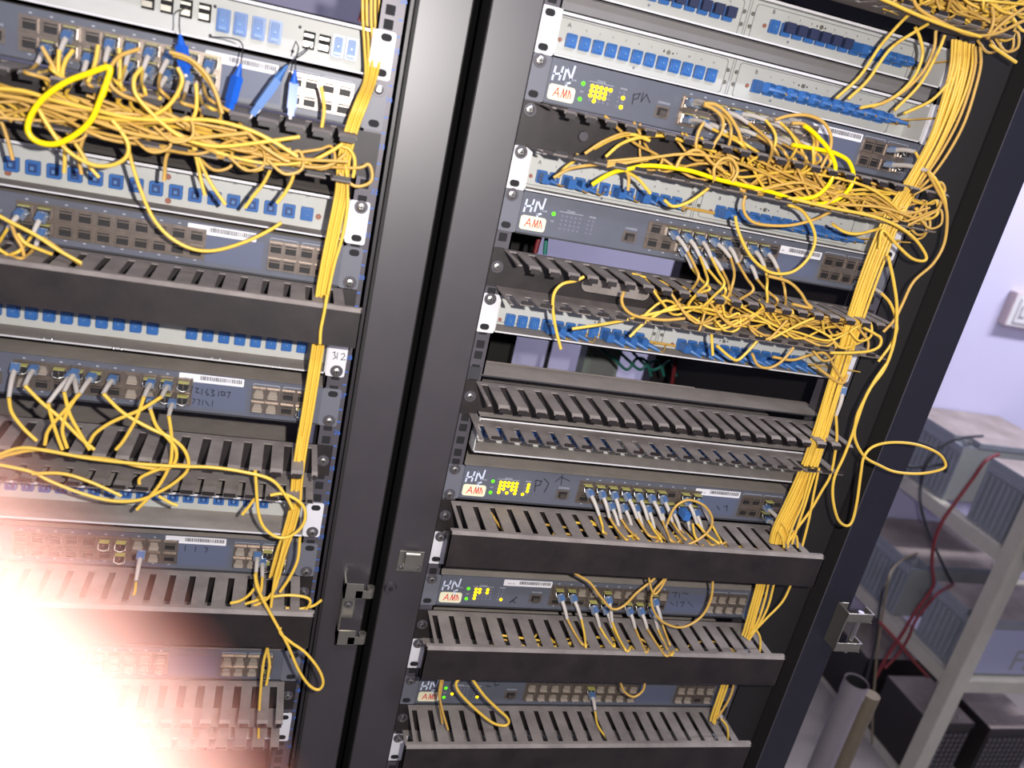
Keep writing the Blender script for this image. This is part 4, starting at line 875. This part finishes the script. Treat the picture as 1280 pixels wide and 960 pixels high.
# red and black power wires above the left cabinet top panel
for i, (m, c) in enumerate((('cord_red', 'dark red'), ('cord_black', 'black'))):
    cord('%s power wire dropping behind the left cabinet ear' % c, px([(456 + 5 * i, -12), (453 + 5 * i, 10), (449 + 6 * i, 27)], .02), .0016, m, name='power_wire')
for i, u in enumerate((784, 800, 815)):
    cord('green earth wire seen through the gap, ' + ('leftmost' if i == 0 else 'middle one' if i == 1 else 'rightmost'), px([(u - 40, 430 - i * 4), (u - 15, 450), (u, 462), (u + 12, 448 + 5 * i), (u + 24, 452), (u + 30, 470)], .50), .0028, 'cord_green', name='earth_wire')
cord('dark red wire standing in the gap behind the panels', px([(846, 440), (843, 460), (840, 480)], .45), .004, 'cord_red', name='power_wire')
cord('red wire behind the left ear of the fourth panel', px([(606, 418), (603, 432), (599, 452)], .03), .0016, 'cord_red', name='power_wire')
cord('red and white wire bunch under the second switch sticker', px([(675, 296), (672, 304), (669, 316)], .08), .003, 'cord_red', name='power_wire')
cord('green wire under the second switch sticker', px([(683, 298), (682, 306), (681, 318)], .08), .0026, 'cord_green', name='earth_wire')
_l = part('loose_patch_cords', LOOSE, None); _l['kind'] = 'stuff'; _l['label'] = 'deeper yellow patch cords packed inside the ducts and the side bundle'; _l['category'] = 'cable'
# ------------------------------------------------------------------ post hardware
def pbox(b, u0, v0, u1, v1, y0, y1, m):
    a, c = P(u0, v0, y0), P(u1, v1, y0); b.box(min(a.x, c.x), max(a.x, c.x), y1, y0, min(a.z, c.z), max(a.z, c.z), m)
h = thing('hinge_bracket', 'silver C-shaped hinge bracket with two curled arms on the black post', 'hinge', P(440, 755, -.004))
c = P(437, 756, -.004); X, Z = c.x, c.z
b = MB(); b.box(X - .012, X - .0100, -.024, -.004, Z - .042, Z + .040, 'zinc'); b.box(X - .012, X + .006, -.0058, -.004, Z - .018, Z + .020, 'zinc'); part('web', b, h, .0008)
for s_ in (1, -1):
    b = MB(); zc = Z + s_ * .033
    b.box(X - .012, X + .010, -.024, -.0222, zc - .010, zc + .010, 'zinc'); b.box(X - .012, X - .0100, -.024, -.004, zc - .010, zc + .010, 'zinc')
    b.box(X + .002, X + .020, -.024, -.0222, zc - .009, zc + .001, 'zinc')
    n = 14; vo = [(X + .019 + .0045 * math.cos(2 * math.pi * i / n), -.0195 + .0045 * math.sin(2 * math.pi * i / n)) for i in range(n)]
    ring_o = [Vector((x, y, zz)) for zz in (zc - .009, zc + .005) for x, y in vo]; vi = [(X + .019 + .0028 * math.cos(2 * math.pi * i / n), -.0195 + .0028 * math.sin(2 * math.pi * i / n)) for i in range(n)]
    ring_i = [Vector((x, y, zz)) for zz in (zc - .009, zc + .005) for x, y in vi]
    b.add(ring_o + ring_i, [(i, (i + 1) % n, n + (i + 1) % n, n + i) for i in range(n)] + [(2 * n + i, 3 * n + i, 3 * n + (i + 1) % n, 2 * n + (i + 1) % n) for i in range(n)] + [(n + i, n + (i + 1) % n, 3 * n + (i + 1) % n, 3 * n + i) for i in range(n)] + [(i, 2 * n + i, 2 * n + (i + 1) % n, (i + 1) % n) for i in range(n)], 'zinc')
    part('curled_arm', b, h)
screw(h, X - .002, Z + .002, -.0058, .8)
h = thing('latch_plate', 'small square steel latch plate with two screws on the black post', 'latch', P(513, 700, -.004))
c = P(513, 701, -.004); b = MB(); b.box(c.x - .015, c.x + .015, -.0055, -.004, c.z - .014, c.z + .014, 'zinc'); part('plate', b, h, .0005)
b = MB(); b.box(c.x - .0085, c.x + .0085, -.014, -.0125, c.z - .006, c.z + .015, 'zinc'); b.cyl((c.x - .0085, -.0105, c.z + .0135), (c.x + .0085, -.0105, c.z + .0135), .004, .004, 'zinc', 12); b.box(c.x - .0085, c.x + .0085, -.0135, -.0055, c.z - .0062, c.z - .0045, 'zinc'); part('folded_tab', b, h)
for s_ in (-1, 1): screw(h, c.x + s_ * .0105, c.z - .0085, -.0055, .55)
b = MB(); c = P(488, 734, -.004); b.cyl((c.x, -.004, c.z), (c.x, -.008, c.z), .0082, .0062, 'post_face', 18); b.cyl((c.x, -.008, c.z), (c.x, -.0084, c.z), .003, .003, 'hole_black', 10)
tag(part('round_plug', b, None), 'round black screw plug on the post beside the latch plate', 'screw')
h = thing('door_catch', 'silver U-shaped door catch with a pin on the right post', 'latch', P(1058, 775, -.004))
c = P(1054, 777, -.004); X, Z = c.x, c.z
b = MB(); b.box(X - .020, X - .004, -.006, -.004, Z - .031, Z + .033, 'zinc'); b.box(X - .0215, X - .0195, -.030, -.004, Z - .031, Z + .033, 'zinc'); part('base_plate', b, h, .0006)
for s_ in (1, -1):
    zc = Z + s_ * .025; b = MB(); b.box(X - .0215, X + .022, -.030, -.0282, zc - .007, zc + .007, 'zinc'); b.box(X + .0202, X + .022, -.030, -.010, zc - .007, zc + .007, 'zinc'); part('arm', b, h, .0006)
b = MB(); b.cyl((X + .006, -.022, Z - .034), (X + .006, -.022, Z + .030), .0042, .0042, 'chrome', 14); b.cyl((X + .006, -.022, Z - .038), (X + .006, -.022, Z - .034), .003, .0042, 'screw_steel', 10); part('pin', b, h)
# ------------------------------------------------------------------ wall socket
s = thing('wall_socket', 'white socket box on the lavender wall at the right edge', 'socket', (1.99, WY, -.218))
b = MB(); b.box(1.945, 2.095, WY - .032, WY, -.272, -.165, 'socket_pinkish', front='socket_white'); part('box', b, s, .004)
b = MB(); b.box(1.968, 2.085, WY - .037, WY - .032, -.258, -.180, 'socket_white'); part('cover_plate', b, s, .002)
b = MB(); b.box(1.978, 2.000, WY - .043, WY - .037, -.236, -.200, 'socket_white'); part('switch_rocker', b, s, .002)
b = MB()
for (x, z) in ((2.03, -.205), (2.022, -.235), (2.045, -.235)): b.cyl((x, WY - .0375, z), (x, WY - .037, z), .004, .004, 'hole_black', 10)
part('socket_holes', b, s)
# ------------------------------------------------------------------ battery stand and batteries
st = thing('battery_stand', 'grey-beige steel angle stand holding rows of batteries', 'stand', (1.9, .9, FZ))
def angle(b, x0, x1, y0, y1, z0, z1): b.box(x0, x1, y0, y1, z0, z1, 'stand_paint')
for (x, y) in ((1.70, .66), (1.70, 1.215), (2.62, .66), (2.62, 1.215)):
    b = MB(); s_ = 1 if x < 2 else -1; t = 1 if y < 1 else -1
    b.box(min(x, x + s_ * .046), max(x, x + s_ * .046), y - .002, y + .002, FZ, -.57 if y < 1 else -.6, 'stand_paint'); b.box(x - .002, x + .002, min(y, y + t * .042), max(y, y + t * .042), FZ, -.57 if y < 1 else -.6, 'stand_paint'); part('upright', b, st)
for z in (-.767, -1.168, -1.548):
    for x in (1.704, 2.612): b = MB(); b.box(x - .003, x + .001, .66, 1.235, z - .038, z, 'stand_paint'); b.box(x, x + (.035 if x < 2 else -.035), .66, 1.235, z - .003, z, 'stand_paint'); part('side_beam', b, st)
    for y in (.664, 1.213): b = MB(); b.box(1.70, 2.62, y - .003, y + .001, z - .038, z, 'stand_paint'); b.box(1.70, 2.62, y, y + .035 * (1 if y < 1 else -1), z - .003, z, 'stand_paint'); part('cross_beam', b, st)
def battery(label, x0, x1, y0, y1, z0, z1, black=False, letters=None, grid=False):
    o = thing('battery', label, 'battery', ((x0 + x1) / 2, (y0 + y1) / 2, z0)); body = 'battery_black' if black else 'battery_grey'
    b = MB(); b.box(x0, x1, y0, y1, z0, z1 - .018, body, front='battery_black' if black else 'battery_front')
    if not black:
        y = y0 + .012
        while y < y1 - .012: b.box(x0 - .005, x0, y, y + .008, z0 + .012, z1 - .045, body); y += .020
        b.box(x0 - .004, x0, y0, y1, z1 - .040, z1 - .018, body)
    part('case', b, o, .002 if not black else .001)
    b = MB(); b.box(x0 - .003, x1 + .003, y0 + (.045 if not black else -.003), y1, z1 - .018, z1, body, top='battery_top')
    if not black: b.box(x0 + .05, x1 + .003, y0 - .002, y0 + .046, z1 - .018, z1, body, top='battery_top')
    part('lid', b, o, .0015)
    for tx in (x0 + .026, x1 - .04):
        b = MB(); b.box(tx - .009, tx + .009, y0 + .012, y0 + .030, z1 - .018, z1 - .004, 'lead_metal'); b.cyl((tx, y0 + .021, z1 - .004), (tx, y0 + .021, z1 + .006), .005, .004, 'screw_steel', 10); part('terminal', b, o, .0008)
    if letters:
        b = MB(); b.box(x0 + .01, x1 - .01, y0 - .003, y0 - .001, z0 + .008, z1 - .03, 'box_lilac'); b.text(letters, Vector((x0 + .215, y0 - .003, z0 + .022)), 0, .10, 0, 'battery_front'); part('printed_front', b, o)
    if grid:
        b = MB(); x = x0 + .008
        while x < x1 - .008:
            z = z0 + .02
            while z < z1 - .04: b.box(x, x + .012, y0 - .004, y0 - .001, z, z + .012, 'rail_grey'); z += .018
            x += .018
        part('honeycomb_front', b, o)
    return o
battery('grey ribbed battery on the upper tier, back one touching the wall', 1.727, 2.10, .968, 1.245, -.767, -.575)
battery('grey ribbed battery on the upper tier, front one with the red cable', 1.727, 2.10, .60, .868, -.767, -.575)
battery('grey ribbed battery on the middle tier, back one', 1.712, 2.07, .955, 1.245, -1.168, -.981)
battery('battery with lilac lettered front on the middle tier', 1.727, 2.10, .69, .868, -1.168, -.981, letters='FE')
battery('black battery on the bottom tier against the wall', 1.720, 2.03, .98, 1.24, FZ + .004, -1.35, black=True)
battery('black battery with honeycomb front on the bottom tier', 1.735, 1.890, .70, .90, FZ + .004, -1.35, black=True, grid=True)
battery('black battery with honeycomb front, right of its twin', 1.935, 2.12, .68, .90, FZ + .004, -1.35, black=True, grid=True)
ca = lambda s, pts, y, r, m, nm='battery_cable': cord(s, px(pts, y), r, m, name=nm, n=8)
ca('black battery cable drooping from the upper back battery', [(1228, 545, .98), (1205, 547, .93), (1185, 553, .93), (1168, 566, .93), (1156, 584, .93), (1151, 606, .93), (1151, 632, .9), (1160, 664, .88), (1176, 700, .86), (1196, 736, .86), (1220, 752, .88)], .93, .0042, 'cord_black')
ca('thick dark red cable hanging from the upper front battery', [(1248, 568, .8), (1232, 576), (1216, 598), (1192, 631), (1176, 655), (1167, 680), (1165, 708), (1167, 730), (1158, 746), (1142, 768), (1128, 792), (1110, 818), (1095, 846)], .78, .0048, 'cord_red')
ca('second dark red cable joining it lower down', [(1192, 730, .85), (1172, 742), (1158, 758), (1144, 776), (1136, 796), (1124, 816), (1106, 835)], .80, .0042, 'cord_red')
ca('yellow-green earth cable from the middle back battery', [(1146, 692, .95), (1128, 700, .9), (1113, 716), (1107, 745), (1102, 775), (1097, 810), (1094, 845), (1091, 885), (1090, 930)], .76, .0034, 'hose_beige')
ca('black cable beside the earth cable', [(1144, 694, .95), (1122, 704, .9), (1106, 730), (1099, 762), (1095, 800), (1088, 830), (1083, 850)], .77, .0038, 'cord_black')
ca('black strap lying on the ribbed side of the upper back battery', [(1140, 551), (1160, 557), (1176, 568), (1183, 580), (1181, 590)], .93, .0060, 'cord_black')
ca('black strap end below the curled one', [(1134, 583), (1156, 583), (1178, 580)], .94, .0045, 'cord_black')
ca('thin dark red cable slanting over the bottom tier', [(1100, 778), (1120, 800), (1142, 826), (1160, 846)], .74, .0045, 'cord_red')
pp = MB(); a, c = P(1071, 852, .42), P(1018, 975, .42); a2 = Vector((a.x, .42, a.z)); pp.cyl((a.x, .42, FZ), a2, .026, .026, 'conduit_grey', 24, caps=False); pp.cyl((a.x, .42, FZ), a2, .0235, .0235, 'hole_black', 24, caps=False)
pp.cyl(a2 - Vector((0, 0, .035)), a2 + Vector((0, 0, .002)), .0275, .0275, 'conduit_grey', 24, caps=False)
tag(part('conduit_pipe', pp, None), 'thick pale grey conduit pipe standing open-ended beside the battery stand', 'pipe')
q0 = P(1090, 868, .44); pp = MB(); zz = FZ; pts = []; rs_ = []
while zz < q0.z: pts += [(q0.x, .44, zz), (q0.x, .44, zz + .004)]; rs_ += [.0175, .0195]; zz += .008
pp.tube(pts, rs_, 'hose_beige', 14)
tag(part('corrugated_hose', pp, None), 'beige corrugated hose standing right of the grey conduit', 'hose')
# ------------------------------------------------------------------ fingertip over the lens
def cs(x, y, z): return CAM + RX * x + UX * y + FX * z
fg = thing('person', 'overexposed fingertip covering the lower left corner of the lens', 'person', cs(-.012, -.009, .014))
tipc = (-.0123, -.0094, .0086); ax = Vector((-.80, -.60, -.05)).normalized()
T0 = cs(*tipc); AX3 = (RX * ax.x + UX * ax.y + FX * ax.z).normalized()
b = MB(); pts = []; rs_ = []
R0 = .0078
for i in range(9): t = math.radians(90 * i / 8); pts.append(T0 - AX3 * (R0 * .95 * math.cos(t))); rs_.append(max(R0 * math.sin(t), .0003))
for d, r in ((.006, .0081), (.014, .0086), (.022, .0092), (.028, .0090), (.036, .0094), (.048, .0102), (.056, .0106), (.066, .0104), (.085, .0112)): pts.append(T0 + AX3 * d - FX * (d * d * 3.0)); rs_.append(r)
b.tube(pts, rs_, 'skin', 28); part('finger', b, fg)
b = MB(); nn = 10
for i in range(nn):
    pass
side = AX3.cross(FX).normalized(); vs = []
for j in range(9):
    u = j / 8; d = -.0050 + .0130 * u
    for i in range(9):
        a_ = math.radians(-52 + 104 * i / 8); rr0 = .0083 + .0002 * math.cos(a_)
        if j == 0: rr0 *= .93
        vs.append(T0 + AX3 * d + (FX * math.cos(a_) + side * math.sin(a_)) * rr0)
b.add(vs, [(j * 9 + i, j * 9 + i + 1, (j + 1) * 9 + i + 1, (j + 1) * 9 + i) for j in range(8) for i in range(8)], 'nail', True); part('fingernail', b, fg)
#@@END@@
